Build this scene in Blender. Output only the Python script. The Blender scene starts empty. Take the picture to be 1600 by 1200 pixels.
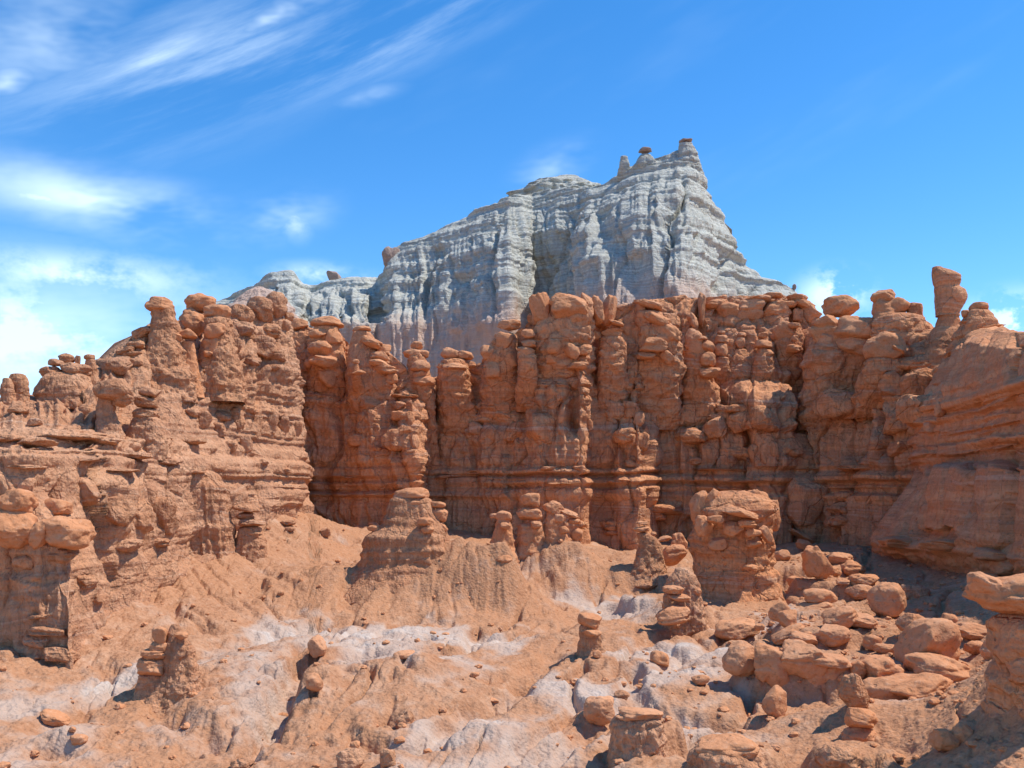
import bpy, math, random
import numpy as np
from mathutils import Vector
from mathutils.bvhtree import BVHTree

# ------------------------------------------------------------------ camera, sky, sun, exposure
SC = bpy.context.scene
COL = SC.collection
F = 1443.0            # focal length in photograph pixels (1600 wide)
HZ = 765.0            # row of the horizon in the photograph
CZ = 5.0              # height of the eye

cam_d = bpy.data.cameras.new('camera')
cam_d.sensor_width = 36.0
cam_d.lens = 36.0 * F / 1600.0
cam_d.shift_y = (HZ - 600.0) / 1600.0
cam_d.clip_start = 0.1
cam_d.clip_end = 20000.0
cam = bpy.data.objects.new('camera', cam_d)
cam.location = (0, 0, CZ)
cam.rotation_euler = (math.radians(90), 0, 0)
COL.objects.link(cam)
SC.camera = cam

SUN_EL, SUN_AZ = math.radians(60), math.radians(85)   # azimuth clockwise from +Y
sun_d = bpy.data.lights.new('sun', 'SUN')
sun_d.energy = 2.5
sun_d.angle = math.radians(0.53)
sun_d.color = (1.0, 0.95, 0.87)
sun = bpy.data.objects.new('sun', sun_d)
sv = Vector((math.sin(SUN_AZ) * math.cos(SUN_EL), math.cos(SUN_AZ) * math.cos(SUN_EL), math.sin(SUN_EL)))
sun.rotation_euler = sv.to_track_quat('Z', 'Y').to_euler()
COL.objects.link(sun)

SC.view_settings.view_transform = 'Standard'
SC.view_settings.look = 'None'
SC.view_settings.exposure = 1.02
SC.view_settings.gamma = 1.0
SC.view_settings.use_curve_mapping = False
SC.render.engine = 'CYCLES'
SC.cycles.use_denoising = True
SC.cycles.max_bounces = 5
SC.cycles.adaptive_threshold = 0.02
SC.cycles.diffuse_bounces = 4
SC.cycles.glossy_bounces = 2


class NT:
    """small helper to write node trees as expressions"""
    def __init__(s, tree):
        s.t = tree
        s.t.nodes.clear()

    def node(s, kind, ins=None, **props):
        n = s.t.nodes.new(kind)
        for k, v in props.items():
            setattr(n, k, v)
        for k, v in (ins or {}).items():
            s.put(n.inputs[k], v)
        return n

    def put(s, sock, v):
        if hasattr(v, 'is_linked') or isinstance(v, bpy.types.NodeSocket):
            s.t.links.new(v, sock)
        else:
            sock.default_value = v

    def m(s, op, a, b=0.0, c=0.0):
        n = s.t.nodes.new('ShaderNodeMath')
        n.operation = op
        for i, v in enumerate((a, b, c)):
            s.put(n.inputs[i], v)
        return n.outputs[0]

    def add(s, a, b): return s.m('ADD', a, b)
    def mul(s, a, b): return s.m('MULTIPLY', a, b)
    def sub(s, a, b): return s.m('SUBTRACT', a, b)

    def vec(s, x, y, z):
        n = s.node('ShaderNodeCombineXYZ')
        for i, v in enumerate((x, y, z)):
            s.put(n.inputs[i], v)
        return n.outputs[0]

    def noise(s, vec, scale, detail=4, rough=0.55, dist=0.0):
        return s.node('ShaderNodeTexNoise', {'Vector': vec, 'Scale': scale, 'Detail': detail,
                                             'Roughness': rough, 'Distortion': dist}).outputs['Fac']

    def voro(s, vec, scale, feature='F1'):
        n = s.node('ShaderNodeTexVoronoi', feature=feature)
        s.put(n.inputs['Vector'], vec)
        s.put(n.inputs['Scale'], scale)
        return n.outputs['Distance']

    def mapr(s, v, a, b, c=0.0, d=1.0):
        n = s.node('ShaderNodeMapRange')
        n.interpolation_type = 'SMOOTHSTEP'
        for i, x in enumerate((v, a, b, c, d)):
            s.put(n.inputs[i], x)
        return n.outputs[0]

    def mix(s, f, a, b, mode='MIX'):
        n = s.node('ShaderNodeMix', data_type='RGBA', blend_type=mode)
        s.put(n.inputs[0], f)
        for sock, v in ((n.inputs[6], a), (n.inputs[7], b)):
            if isinstance(v, tuple) and len(v) == 3:
                v = v + (1.0,)
            s.put(sock, v)
        return n.outputs[2]


def build_world():
    w = bpy.data.worlds.new('World')
    SC.world = w
    w.use_nodes = True
    w.cycles.sampling_method = 'MANUAL'
    w.cycles.sample_map_resolution = 256
    T = NT(w.node_tree)
    sky = T.node('ShaderNodeTexSky', sky_type='NISHITA')
    sky.sun_disc = False
    sky.sun_elevation = SUN_EL
    sky.sun_rotation = SUN_AZ
    sky.altitude = 1500
    sky.air_density = 1.0
    sky.dust_density = 0.35
    sky.ozone_density = 3.0
    hs = T.node('ShaderNodeHueSaturation', {'Hue': 0.5, 'Saturation': 1.32, 'Value': 1.0, 'Fac': 1.0, 'Color': sky.outputs[0]})
    dirv = T.node('ShaderNodeTexCoord').outputs['Generated']
    sp = T.node('ShaderNodeSeparateXYZ', {0: dirv})
    az = T.m('ARCTAN2', sp.outputs[0], sp.outputs[1])
    el = T.m('ARCSINE', sp.outputs[2])

    def streak(rot, sa, se, seed, scale, lo, hi, det=4, dist=0.0):
        c, n = math.cos(rot), math.sin(rot)
        a = T.add(T.mul(az, c), T.mul(el, n))
        e = T.sub(T.mul(el, c), T.mul(az, n))
        v = T.vec(T.mul(a, sa), T.mul(e, se), seed)
        return T.mapr(T.noise(v, scale, det, 0.62, dist), lo, hi)

    ae = T.vec(az, el, 0.0)

    def patch(px, py, wpx, hpx, rot=0.0):
        a0 = math.atan((px - 800) / F)
        e0 = math.atan((HZ - py) / F * math.cos(a0))
        mp = T.node('ShaderNodeMapping', {'Vector': ae, 'Location': (a0, e0, 0), 'Rotation': (0, 0, rot), 'Scale': (wpx * 1.15 / F, hpx * 1.15 / F, 1)}, vector_type='TEXTURE')
        g = T.node('ShaderNodeTexGradient', {'Vector': mp.outputs[0]}, gradient_type='QUADRATIC_SPHERE')
        return T.m('MULTIPLY', g.outputs['Fac'], 1.8)

    def acc(lst):
        o = lst[0]
        for x in lst[1:]:
            o = T.m('MAXIMUM', o, x)
        return o
    wisp = streak(0.42, 2.0, 15.0, 3.1, 1.6, 0.38, 0.80, 7)
    soft = streak(0.12, 3.5, 9.0, 7.7, 1.6, 0.34, 0.72)
    puff = streak(0.0, 6.0, 9.0, 1.3, 2.2, 0.30, 0.62, 5)
    puff2 = streak(0.0, 9.0, 12.0, 5.3, 3.0, 0.40, 0.56, 5)
    thin = T.mul(streak(0.36, 1.6, 6.0, 12.4, 1.5, 0.52, 0.85), 0.10)
    parts = [
        T.mul(T.mul(patch(330, 100, 560, 130, 0.42), wisp), 0.42),
        T.mul(T.mul(patch(430, 25, 130, 26, 0.42), soft), 0.95),
        T.mul(T.mul(patch(240, 90, 200, 34, 0.50), wisp), 0.6),
        T.mul(T.mul(patch(560, 75, 420, 70, 0.36), wisp), 0.55),
        T.mul(T.mul(patch(10, 130, 60, 26, 0.5), soft), 0.8),
        T.mul(T.mul(patch(80, 60, 260, 130, 0.2), soft), 0.35),
        T.mul(T.mul(patch(150, 315, 300, 65, -0.08), soft), 0.75),
        T.mul(T.mul(patch(70, 310, 120, 22, -0.06), puff), 0.7),
        T.mul(T.mul(patch(440, 340, 110, 50, 0.3), soft), 0.6),
        T.mul(T.mul(patch(460, 345, 34, 40, 0.6), puff), 0.55),
        T.mul(T.mul(patch(40, 520, 420, 150, 0.05), T.m('MAXIMUM', puff, T.mul(soft, 0.6))), 0.85),
        T.mul(T.mul(patch(120, 430, 280, 50, 0.0), puff), 0.8),
        T.mul(patch(100, 580, 420, 70, 0.0), T.add(0.2, T.mul(puff, 0.45))),
        T.mul(T.mul(patch(860, 265, 100, 45, 0.4), soft), 0.42),
        T.mul(T.mul(patch(570, 150, 80, 18, 0.25), soft), 0.4),
        T.mul(T.mul(patch(500, 430, 110, 26, 0.0), puff), 0.7),
        T.mul(T.mul(patch(1300, 462, 75, 50, 0.0), puff2), 1.0),
        T.mul(T.mul(patch(1595, 505, 100, 60, 0.0), puff2), 1.0),
        thin,
    ]
    cov = T.mul(T.m('MINIMUM', acc(parts), 1.0), 0.62)
    col = T.mix(cov, hs.outputs[0], (5.6, 6.7, 7.2))
    bg = T.node('ShaderNodeBackground', {'Color': col, 'Strength': 0.115})
    out = T.node('ShaderNodeOutputWorld')
    T.t.links.new(bg.outputs[0], out.inputs[0])


build_world()


# ------------------------------------------------------------------ numpy noise
def _hash(*ints):
    h = np.uint32(374761393)
    out = np.zeros(np.broadcast(*ints).shape, np.uint32) + h
    for k, i in enumerate(ints):
        i = np.asarray(i).astype(np.int64).astype(np.uint32)
        out = (out ^ (i * np.uint32([2654435761, 2246822519, 3266489917, 668265263][k]))) * np.uint32(2246822519)
        out ^= out >> np.uint32(15)
    out = out * np.uint32(3266489917)
    out ^= out >> np.uint32(13)
    return out.astype(np.float64) / 4294967295.0


def vnoise(p, seed=0):
    """smooth value noise in -1..1, p (...,3)"""
    with np.errstate(over='ignore'):
        i = np.floor(p)
        f = p - i
        f = f * f * f * (f * (f * 6 - 15) + 10)
        i = i.astype(np.int64)
        x, y, z = i[..., 0], i[..., 1], i[..., 2]
        fx, fy, fz = f[..., 0], f[..., 1], f[..., 2]
        r = 0
        for dz in (0, 1):
            wz = fz if dz else 1 - fz
            for dy in (0, 1):
                wy = fy if dy else 1 - fy
                for dx in (0, 1):
                    wx = fx if dx else 1 - fx
                    r = r + wx * wy * wz * _hash(x + dx, y + dy, z + dz, np.int64(seed))
        return r * 2 - 1


def fbm(p, octv=4, seed=0, gain=0.5, lac=2.03):
    a, s, n = 1.0, 0, 0
    q = np.array(p, float)
    for o in range(octv):
        s = s + a * vnoise(q, seed + o * 17)
        n += a
        a *= gain
        q = q * lac + 11.3
    return s / n * 1.5


def ridged(p, octv=3, seed=0):
    a, s, n = 1.0, 0, 0
    q = np.array(p, float)
    for o in range(octv):
        s = s + a * (1 - np.abs(vnoise(q, seed + o * 13)) * 2)
        n += a
        a *= 0.5
        q = q * 2.1 + 5.7
    return s / n


def worley2(u, v, seed=0, jit=0.85):
    """F1, F2 and a random id per cell on a plane"""
    with np.errstate(over='ignore'):
        iu, iv = np.floor(u).astype(np.int64), np.floor(v).astype(np.int64)
        f1 = np.full(u.shape, 9.0)
        f2 = np.full(u.shape, 9.0)
        idr = np.zeros(u.shape)
        for du in (-1, 0, 1):
            for dv in (-1, 0, 1):
                a, b = iu + du, iv + dv
                cu = a + 0.5 + (_hash(a, b, np.int64(seed)) - 0.5) * jit
                cv = b + 0.5 + (_hash(a, b, np.int64(seed + 7)) - 0.5) * jit
                d = np.hypot(u - cu, v - cv)
                r = _hash(a, b, np.int64(seed + 13))
                near = d < f1
                f2 = np.where(near, f1, np.minimum(f2, d))
                idr = np.where(near, r, idr)
                f1 = np.where(near, d, f1)
        return f1, f2, idr


def sstep(x, a, b):
    t = np.clip((x - a) / (b - a), 0, 1)
    return t * t * (3 - 2 * t)


def W(px, py, d):
    px, py, d = np.asarray(px, float), np.asarray(py, float), np.asarray(d, float)
    return np.stack(np.broadcast_arrays((px - 800) / F * d, d, CZ + (HZ - py) / F * d), -1)


# ------------------------------------------------------------------ materials
def rock_material(name, pal, pale=(0.60, 0.42, 0.30), strata=1.0, bump=1.0, crumb=0.5, attr=False, zs=1.0,
                  pits=0.0, rill=0.0, scale=1.0, crack=0.0, low=None):
    m = bpy.data.materials.new(name)
    m.use_nodes = True
    T = NT(m.node_tree)
    pos = T.node('ShaderNodeNewGeometry').outputs['Position']
    rnd = T.node('ShaderNodeObjectInfo').outputs['Random']
    sp = T.node('ShaderNodeSeparateXYZ', {0: pos})
    big = T.noise(pos, 0.22 * scale, 2, 0.6)
    mid = T.noise(pos, 1.6 * scale, 4, 0.65)
    fine = T.noise(pos, 8.0 * scale, 4, 0.70)
    zw = T.add(sp.outputs[2], T.mul(T.sub(big, 0.5), 1.2 / scale))
    lay = T.noise(T.vec(T.mul(sp.outputs[0], 0.04 * scale), T.mul(sp.outputs[1], 0.04 * scale), T.mul(zw, 2.3 * zs)), 1.0, 4, 0.72)
    c = T.mix(T.mapr(mid, 0.32, 0.68), pal[0], pal[1])
    c = T.mix(T.mapr(big, 0.40, 0.62), c, pal[2])
    c = T.mix(T.mul(T.mapr(lay, 0.42, 0.60), 0.75 * strata), c, pal[3])
    c = T.mix(T.mul(T.mapr(lay, 0.57, 0.68), 0.55 * strata), c, pale)
    c = T.mix(T.mul(T.mapr(fine, 0.52, 0.72), 0.30), c, pale)
    c = T.mix(T.mul(T.mapr(fine, 0.47, 0.32), 0.60), c, tuple(x * 0.55 for x in pal[0]))
    if rill > 0:
        st = T.noise(T.vec(T.mul(sp.outputs[0], 6.0 * scale), T.mul(sp.outputs[1], 6.0 * scale), T.mul(sp.outputs[2], 0.55 * scale)), 1.0, 3, 0.65)
        c = T.mix(T.mul(T.mapr(st, 0.52, 0.36), 0.55 * rill), c, tuple(x * 0.6 for x in pal[0]))
    c = T.mix(T.mul(T.sub(rnd, 0.5), 0.22), c, pale)
    if low:
        c = T.mix(T.mul(T.mapr(T.add(zw, T.mul(mid, 5.0)), low[1] + 4, low[1] - 2), 0.8), c, low[0])
    if attr:
        at = T.node('ShaderNodeAttribute', attribute_name='pale').outputs['Fac']
        salt = T.mapr(T.add(at, T.mul(T.sub(T.noise(T.vec(T.mul(sp.outputs[0], 0.7), T.mul(sp.outputs[1], 2.2), 0.0), 1.3, 5, 0.6), 0.5), 1.5)), 0.42, 0.95)
        grey = T.mapr(T.add(at, T.mul(T.sub(T.noise(pos, 0.8, 3, 0.65), 0.5), 1.2)), 0.05, 0.45)
        c = T.mix(T.mul(grey, 0.72), c, (0.50, 0.385, 0.305))
        c = T.mix(T.mul(salt, 0.52), c, (0.64, 0.585, 0.51))
    b = T.node('ShaderNodeBsdfPrincipled', {'Base Color': c, 'Roughness': 0.93})
    b.inputs['Specular IOR Level'].default_value = 0.12
    h = T.add(T.mul(mid, 0.09 / scale * bump), T.mul(fine, 0.075 / scale * bump))
    h = T.add(h, T.mul(lay, 0.06 * strata / scale * bump))
    if crumb > 0:
        v = T.voro(pos, 14.0 * scale)
        h = T.add(h, T.mul(v, -0.045 * crumb / scale))
    if pits > 0:
        pv = T.voro(pos, 4.0 * scale)
        h = T.add(h, T.mul(T.mapr(pv, 0.10, 0.24), 0.06 * pits / scale))
    if rill > 0:
        h = T.add(h, T.mul(st, 0.10 * rill / scale))
    if crack > 0:
        wv = T.node('ShaderNodeVectorMath', {0: pos, 1: T.vec(T.mul(mid, 0.5), T.mul(big, 1.2), T.mul(mid, 0.35))}).outputs[0]
        ce = T.voro(wv, 0.9 * scale, 'DISTANCE_TO_EDGE')
        h = T.add(h, T.mul(T.mapr(ce, 0.0, 0.045), 0.06 * crack / scale))
    bp = T.node('ShaderNodeBump', {'Height': h, 'Distance': 1.0, 'Strength': 1.0})
    T.t.links.new(bp.outputs[0], b.inputs['Normal'])
    out = T.node('ShaderNodeOutputMaterial')
    T.t.links.new(b.outputs[0], out.inputs[0])
    return m


ORANGE = [(0.62, 0.262, 0.118), (0.72, 0.350, 0.175), (0.69, 0.310, 0.142), (0.50, 0.195, 0.088)]
DUSTY = [(0.51, 0.238, 0.120), (0.63, 0.335, 0.188), (0.57, 0.275, 0.140), (0.40, 0.168, 0.082)]
SOIL = [(0.41, 0.192, 0.096), (0.51, 0.275, 0.155), (0.46, 0.222, 0.112), (0.37, 0.165, 0.082)]
SMOOTH = [(0.56, 0.245, 0.112), (0.63, 0.300, 0.150), (0.58, 0.255, 0.118), (0.49, 0.195, 0.085)]
WHITE = [(0.47, 0.47, 0.40), (0.68, 0.68, 0.60), (0.58, 0.575, 0.50), (0.39, 0.365, 0.30)]
BROWN = [(0.33, 0.23, 0.18), (0.42, 0.31, 0.25), (0.37, 0.27, 0.21), (0.28, 0.19, 0.145)]
PALE_O = (0.68, 0.46, 0.31)
M = {
    'cliff': rock_material('orange_cliff_rock', ORANGE, pale=PALE_O, strata=1.1, bump=1.0, crumb=0.35, rill=0.8, crack=0.8),
    'bedded': rock_material('smooth_bedded_rock', ORANGE, pale=PALE_O, strata=1.0, bump=0.55, crumb=0.08, rill=0.25, crack=0.35, pits=0.5),
    'dusty': rock_material('dusty_cliff_rock', DUSTY, pale=PALE_O, strata=0.9, bump=1.0, crumb=0.4, rill=1.0, crack=0.4),
    'knob': rock_material('smooth_orange_rock', SMOOTH, pale=PALE_O, strata=0.45, bump=0.42, crumb=0.10, pits=0.3),
    'soil': rock_material('crumbly_red_soil', SOIL, pale=PALE_O, strata=0.15, bump=0.55, crumb=0.40, attr=True),
    'butte': rock_material('pale_butte_rock', WHITE, pale=(0.74, 0.73, 0.66), strata=1.2, bump=1.0, crumb=0.15, scale=0.33, zs=2.2, rill=0.6, crack=0.4, low=((0.58, 0.37, 0.27), 30.0)),
    'rubble': rock_material('rubble_rock', SMOOTH, strata=0.2, bump=0.4, crumb=0.3),
    'capstone': rock_material('brown_capstone', BROWN, pale=(0.34, 0.27, 0.22), strata=0.5, bump=0.6, crumb=0.2),
}


# ------------------------------------------------------------------ mesh helpers
def mesh_obj(name, verts, faces, mat, parent=None, smooth=True):
    me = bpy.data.meshes.new(name)
    verts = np.asarray(verts, np.float32)
    faces = np.asarray(faces, np.int32)
    nf, k = faces.shape
    me.vertices.add(len(verts))
    me.vertices.foreach_set('co', verts.ravel())
    me.loops.add(nf * k)
    me.loops.foreach_set('vertex_index', faces.ravel())
    me.polygons.add(nf)
    me.polygons.foreach_set('loop_start', np.arange(0, nf * k, k, dtype=np.int32))
    me.polygons.foreach_set('use_smooth', np.full(nf, smooth))
    me.update(calc_edges=True)
    me.materials.append(mat)
    o = bpy.data.objects.new(name, me)
    COL.objects.link(o)
    if parent is not None:
        o.parent = parent
    return o


def grid_faces(nr, nc, wrap=False):
    r = np.arange(nr - 1)[:, None]
    c = np.arange(nc if wrap else nc - 1)[None, :]
    a = r * nc + c
    b = r * nc + (c + 1) % nc
    return np.stack([a, b, b + nc, a + nc], -1).reshape(-1, 4)


def tag(o, label=None, cat=None, group=None, kind=None):
    for k, v in (('label', label), ('category', cat), ('group', group), ('kind', kind)):
        if v:
            o[k] = v
    return o


def interp_grid(ctrl, nc, nr, cpos=None, vpos=None):
    """ctrl (C,R,3) px,py,d -> (nr,nc,3) interpolated linearly; returns params u,v too"""
    ctrl = np.asarray(ctrl, float)
    C, R, _ = ctrl.shape
    if cpos is None:
        cpos = ctrl[:, :, 0].mean(1)
        cpos = np.maximum.accumulate(cpos + np.arange(C) * 1e-3)
    # spread samples by arc length in the picture plus depth
    arc = np.concatenate([[0], np.cumsum(np.maximum(np.abs(np.diff(cpos)), np.abs(np.diff(ctrl[:, R // 2, 2])) * 5.0) + 0.5)])
    u = np.linspace(0, arc[-1], nc)
    ci = np.interp(u, arc, np.arange(C))
    pyv = np.abs(np.diff(ctrl[:, :, 1], axis=1)).mean(0) + np.abs(np.diff(ctrl[:, :, 2], axis=1)).mean(0) * 5 + 2
    av = np.concatenate([[0], np.cumsum(pyv)])
    v = np.linspace(0, av[-1], nr)
    ri = np.interp(v, av, np.arange(R))
    c0 = np.clip(np.floor(ci).astype(int), 0, C - 2)
    fc = (ci - c0)[None, :, None]
    r0 = np.clip(np.floor(ri).astype(int), 0, R - 2)
    fr = (ri - r0)[:, None, None]
    g = lambda a, b: ctrl[a][:, b].transpose(1, 0, 2)
    P = (g(c0, r0) * (1 - fc) + g(c0 + 1, r0) * fc) * (1 - fr) + (g(c0, r0 + 1) * (1 - fc) + g(c0 + 1, r0 + 1) * fc) * fr
    return P, ci, ri


def blur(a, n, axis):
    for _ in range(n):
        b = np.concatenate([a.take([0], axis), a, a.take([-1], axis)], axis)
        s = a.shape[axis]
        a = (b.take(range(0, s), axis) + 2 * b.take(range(1, s + 1), axis) + b.take(range(2, s + 2), axis)) / 4
    return a


def grid_normals(P):
    du = np.gradient(P, axis=1)
    dv = np.gradient(P, axis=0)
    n = np.cross(du, dv)
    n /= np.linalg.norm(n, axis=-1, keepdims=True) + 1e-9
    return n


COLLIDERS = []      # (verts, faces) used to find where a rock touches the ground or a wall


def bvh_of(verts, faces):
    return BVHTree.FromPolygons([tuple(v) for v in np.asarray(verts).tolist()], [tuple(f) for f in np.asarray(faces).tolist()])


def cliff_sheet(name, ctrl, nc, nr, mat, weights, seed, back=8.0, amp=1.0, smooth=(3, 3), freq=1.0, parent=None, wob=0.14):
    """wall from a control grid; weights: per control row dict of strata, block, joint, rill, fine"""
    P, ci, ri = interp_grid(ctrl, nc, nr)
    Q = W(P[..., 0], P[..., 1], P[..., 2])
    Q = blur(blur(Q, smooth[0], 1), smooth[1], 0)
    N = grid_normals(blur(blur(Q, 12, 1), 12, 0))
    Nh = N * np.array([1, 1, 0.35])
    Nh /= np.linalg.norm(Nh, axis=-1, keepdims=True) + 1e-9
    flip = np.where((Nh * (np.array([0, 0, CZ]) - Q)).sum(-1).mean() < 0, -1, 1)
    Nh = Nh * flip
    mid = Q[nr // 2]
    s = np.concatenate([[0], np.cumsum(np.linalg.norm(np.diff(mid[:, :2], axis=0), axis=1))])
    S = np.broadcast_to(s[None, :], Q.shape[:2])
    Z = Q[..., 2]
    keys = ('strata', 'thin', 'block', 'joint', 'rill', 'fine')
    wr = {k: np.interp(ri, np.arange(len(weights)), [w.get(k, 0) for w in weights])[:, None] for k in keys}
    f = freq
    p1 = Q * f
    warp = fbm(p1 * 0.25, 3, seed)
    zw = Z * f + wob * warp
    one = lambda x, sd: vnoise(np.stack([x, S * f * 0.05, x * 0], -1), sd)
    D = wr['strata'] * (0.28 * one(zw * 1.1, seed + 1) + 0.16 * one(zw * 2.9, seed + 2))
    lm = 0.5 + 0.5 * vnoise(np.stack([S * f * 0.4, zw * 0.8, zw * 0], -1), seed + 4)
    D = D + wr['thin'] * (0.12 * np.clip(one(zw * 4.2, seed + 3) * 2.2, -1, 1) + 0.10 * np.clip(one(zw * 8.5, seed + 5) * 2.5, -1, 1) * lm)
    su = S * f + 0.35 * fbm(p1 * 0.7, 2, seed + 9)
    sz = Z * f + 0.25 * fbm(p1 * 0.8, 2, seed + 10)
    f1, f2, idr = worley2(su / 1.25, sz / 1.0, seed)
    e = np.clip((f2 - f1) / 0.42, 0, 1)
    D = D + wr['block'] * (0.42 * np.sqrt(1 - (1 - e) ** 2) - 0.25 + 0.35 * (idr - 0.5))
    f1, f2, idr = worley2(su / 0.55, sz / 0.42, seed + 31)
    e = np.clip((f2 - f1) / 0.42, 0, 1)
    D = D + wr['block'] * (0.14 * np.sqrt(1 - (1 - e) ** 2) + 0.10 * (idr - 0.5))
    f1, f2, idr = worley2(su / 1.7, sz / 9.0 + 40, seed + 51)
    crack = 1 - sstep(f2 - f1, 0.0, 0.16)
    D = D - wr['joint'] * crack * (0.40 * (0.5 + 0.5 * vnoise(p1 * 0.9, seed + 8)) + 0.05) + wr['joint'] * 0.16 * (idr - 0.5)
    f1, f2, idr = worley2(su / 3.6 + 0.2 * warp, sz / 14.0 + 70, seed + 71)
    crack = 1 - sstep(f2 - f1, 0.0, 0.20)
    D = D + wr['joint'] * (1.1 * (idr - 0.5) - 0.55 * crack)
    rp = np.stack([S * f * 5.0, Z * f * 0.45 + warp, S * 0], -1)
    rp2 = np.stack([S * f * 1.6, Z * f * 0.22 + warp, S * 0 + 3], -1)
    D = D + wr['rill'] * (0.11 * ridged(rp, 2, seed + 21) + 0.22 * ridged(rp2, 2, seed + 22))
    D = D + wr['fine'] * (0.30 * fbm(p1 * 0.8, 3, seed + 41) + 0.13 * fbm(p1 * 3.1, 4, seed + 42, 0.6))
    Q = Q + Nh * (D * amp)[..., None]
    # over the top and down the back so that the wall is solid from any side
    top = Q[-1]
    Nb = blur(Nh[nr // 2:].mean(0), 60, 0) * np.array([1, 1, 0])
    Nb /= np.linalg.norm(Nb, axis=-1, keepdims=True) + 1e-9
    rows = [Q]
    for k, (b, dz) in enumerate(((0.25, -0.02), (0.6, -0.10), (1.2, -0.3), (2.4, -0.8), (4.0, -1.6), (back, -4.0), (back + 1, -12.0))):
        t = top - Nb * b
        t[:, 2] += dz + (0.25 * fbm(t * 0.9, 3, seed + 60 + k) if k < 5 else 0)
        rows.append(t[None])
    Q = np.concatenate(rows, 0)
    faces = grid_faces(Q.shape[0], nc)
    if flip < 0:
        faces = faces[:, ::-1]
    V = Q.reshape(-1, 3)
    o = mesh_obj(name, V, faces, mat, parent)
    COLLIDERS.append(Q)
    return o


# ------------------------------------------------------------------ the cliffs
def column(px, rows):
    return [(px if len(r) == 2 else r[0], r[-2], r[-1]) for r in rows]


def expand(cols, base=1250, deeper=0.0):
    """add a buried foot row under each column"""
    out = []
    for c in cols:
        px, py, d = c[0]
        out.append([(px, py + 60, d - deeper)] + list(c))
    return out


LEFT = expand([
    column(-190, [(1120, 23.6), (860, 23.9), (765, 24.2), (690, 24.6), (680, 25.5), (640, 27.0), (622, 28.0)]),
    column(-60, [(1085, 22.6), (860, 22.8), (768, 22.6), (690, 22.9), (680, 24.2), (642, 25.5), (615, 27.0)]),
    column(0, [(1072, 22.1), (862, 22.0), (770, 21.8), (690, 22.4), (678, 24.2), (645, 26.5), (628, 28.5)]),
    column(60, [(1060, 21.7), (860, 21.8), (770, 22.2), (692, 23.0), (680, 25.0), (640, 27.6), (622, 29.5)]),
    column(112, [(1045, 21.2), (850, 22.2), (768, 23.3), (694, 24.0), (680, 26.0), (630, 28.4), (600, 30.4)]),
    column(140, [(1020, 23.0), (850, 23.6), (766, 24.0), (696, 24.8), (680, 26.8), (622, 29.0), (585, 31.0)]),
    column(200, [(960, 24.8), (868, 25.6), (766, 26.2), (702, 27.0), (680, 28.6), (610, 30.6), (548, 32.2)]),
    column(250, [(915, 26.8), (876, 27.3), (768, 27.9), (708, 28.6), (684, 30.0), (590, 32.0), (500, 33.6)]),
    column(290, [(890, 28.2), (870, 28.8), (770, 29.2), (715, 29.8), (690, 31.0), (590, 33.0), (500, 34.6)]),
    column(350, [(862, 30.6), (846, 31.2), (775, 31.6), (740, 32.0), (690, 33.0), (585, 34.6), (488, 36.0)]),
    column(400, [(822, 33.2), (808, 33.5), (780, 33.8), (750, 34.2), (690, 34.9), (580, 36.0), (480, 37.5)]),
    column(440, [(797, 35.3), (786, 35.5), (775, 35.7), (750, 36.0), (690, 36.6), (580, 37.4), (486, 38.6)]),
    column(468, [(792, 37.2), (782, 37.3), (770, 37.4), (750, 37.6), (690, 37.8), (452, 580, 38.2), (438, 495, 39.0)]),
    column(482, [(792, 38.6), (781, 38.6), (768, 38.6), (480, 745, 38.6), (476, 690, 38.8), (465, 580, 39.2), (447, 505, 40.0)]),
    column(480, [(792, 42.0), (781, 42.0), (768, 42.0), (478, 745, 42.0), (472, 690, 42.2), (458, 580, 42.6), (442, 520, 43.0)]),
    column(476, [(792, 49.0), (781, 49.0), (768, 49.0), (474, 745, 49.0), (468, 690, 49.0), (450, 580, 49.0), (436, 540, 49.0)]),
])
wl = [dict(rill=.5, fine=.5), dict(strata=.3, rill=.5, fine=.5), dict(strata=.4, thin=.3, rill=.4, fine=.5, joint=.4),
      dict(strata=.2, block=.2, joint=.8, fine=.35), dict(strata=.4, thin=1.3, block=.1, rill=.5, fine=.4, joint=.3),
      dict(fine=.5, rill=.2, thin=.5), dict(strata=.5, thin=.4, block=.25, rill=1.1, fine=.7, joint=.5), dict(strata=.4, block=.35, rill=.3, fine=.5)]
tag(cliff_sheet('left_cliff', LEFT, 430, 400, M['dusty'], wl, 3), kind='structure')


def ccol(px, foot, df, dt, top, terr=0.0, sp=(0, 0, 0)):
    """column of the back wall: foot, under and over the bedded band, ledge, upper wall, top"""
    dd = dt - df
    y = lambda f: 734 - (734 - top) * f
    return column(px, [(foot, df), (790, df + 0.08 * dd), (776, df + 0.10 * dd), (736, df + 0.16 * dd), (724, df + 0.17 * dd), (y(.40), df + 0.34 * dd),
                       (y(.50), df + 0.40 * dd + terr), (y(.76), df + 0.62 * dd + terr), (top, dt + terr)])


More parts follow.
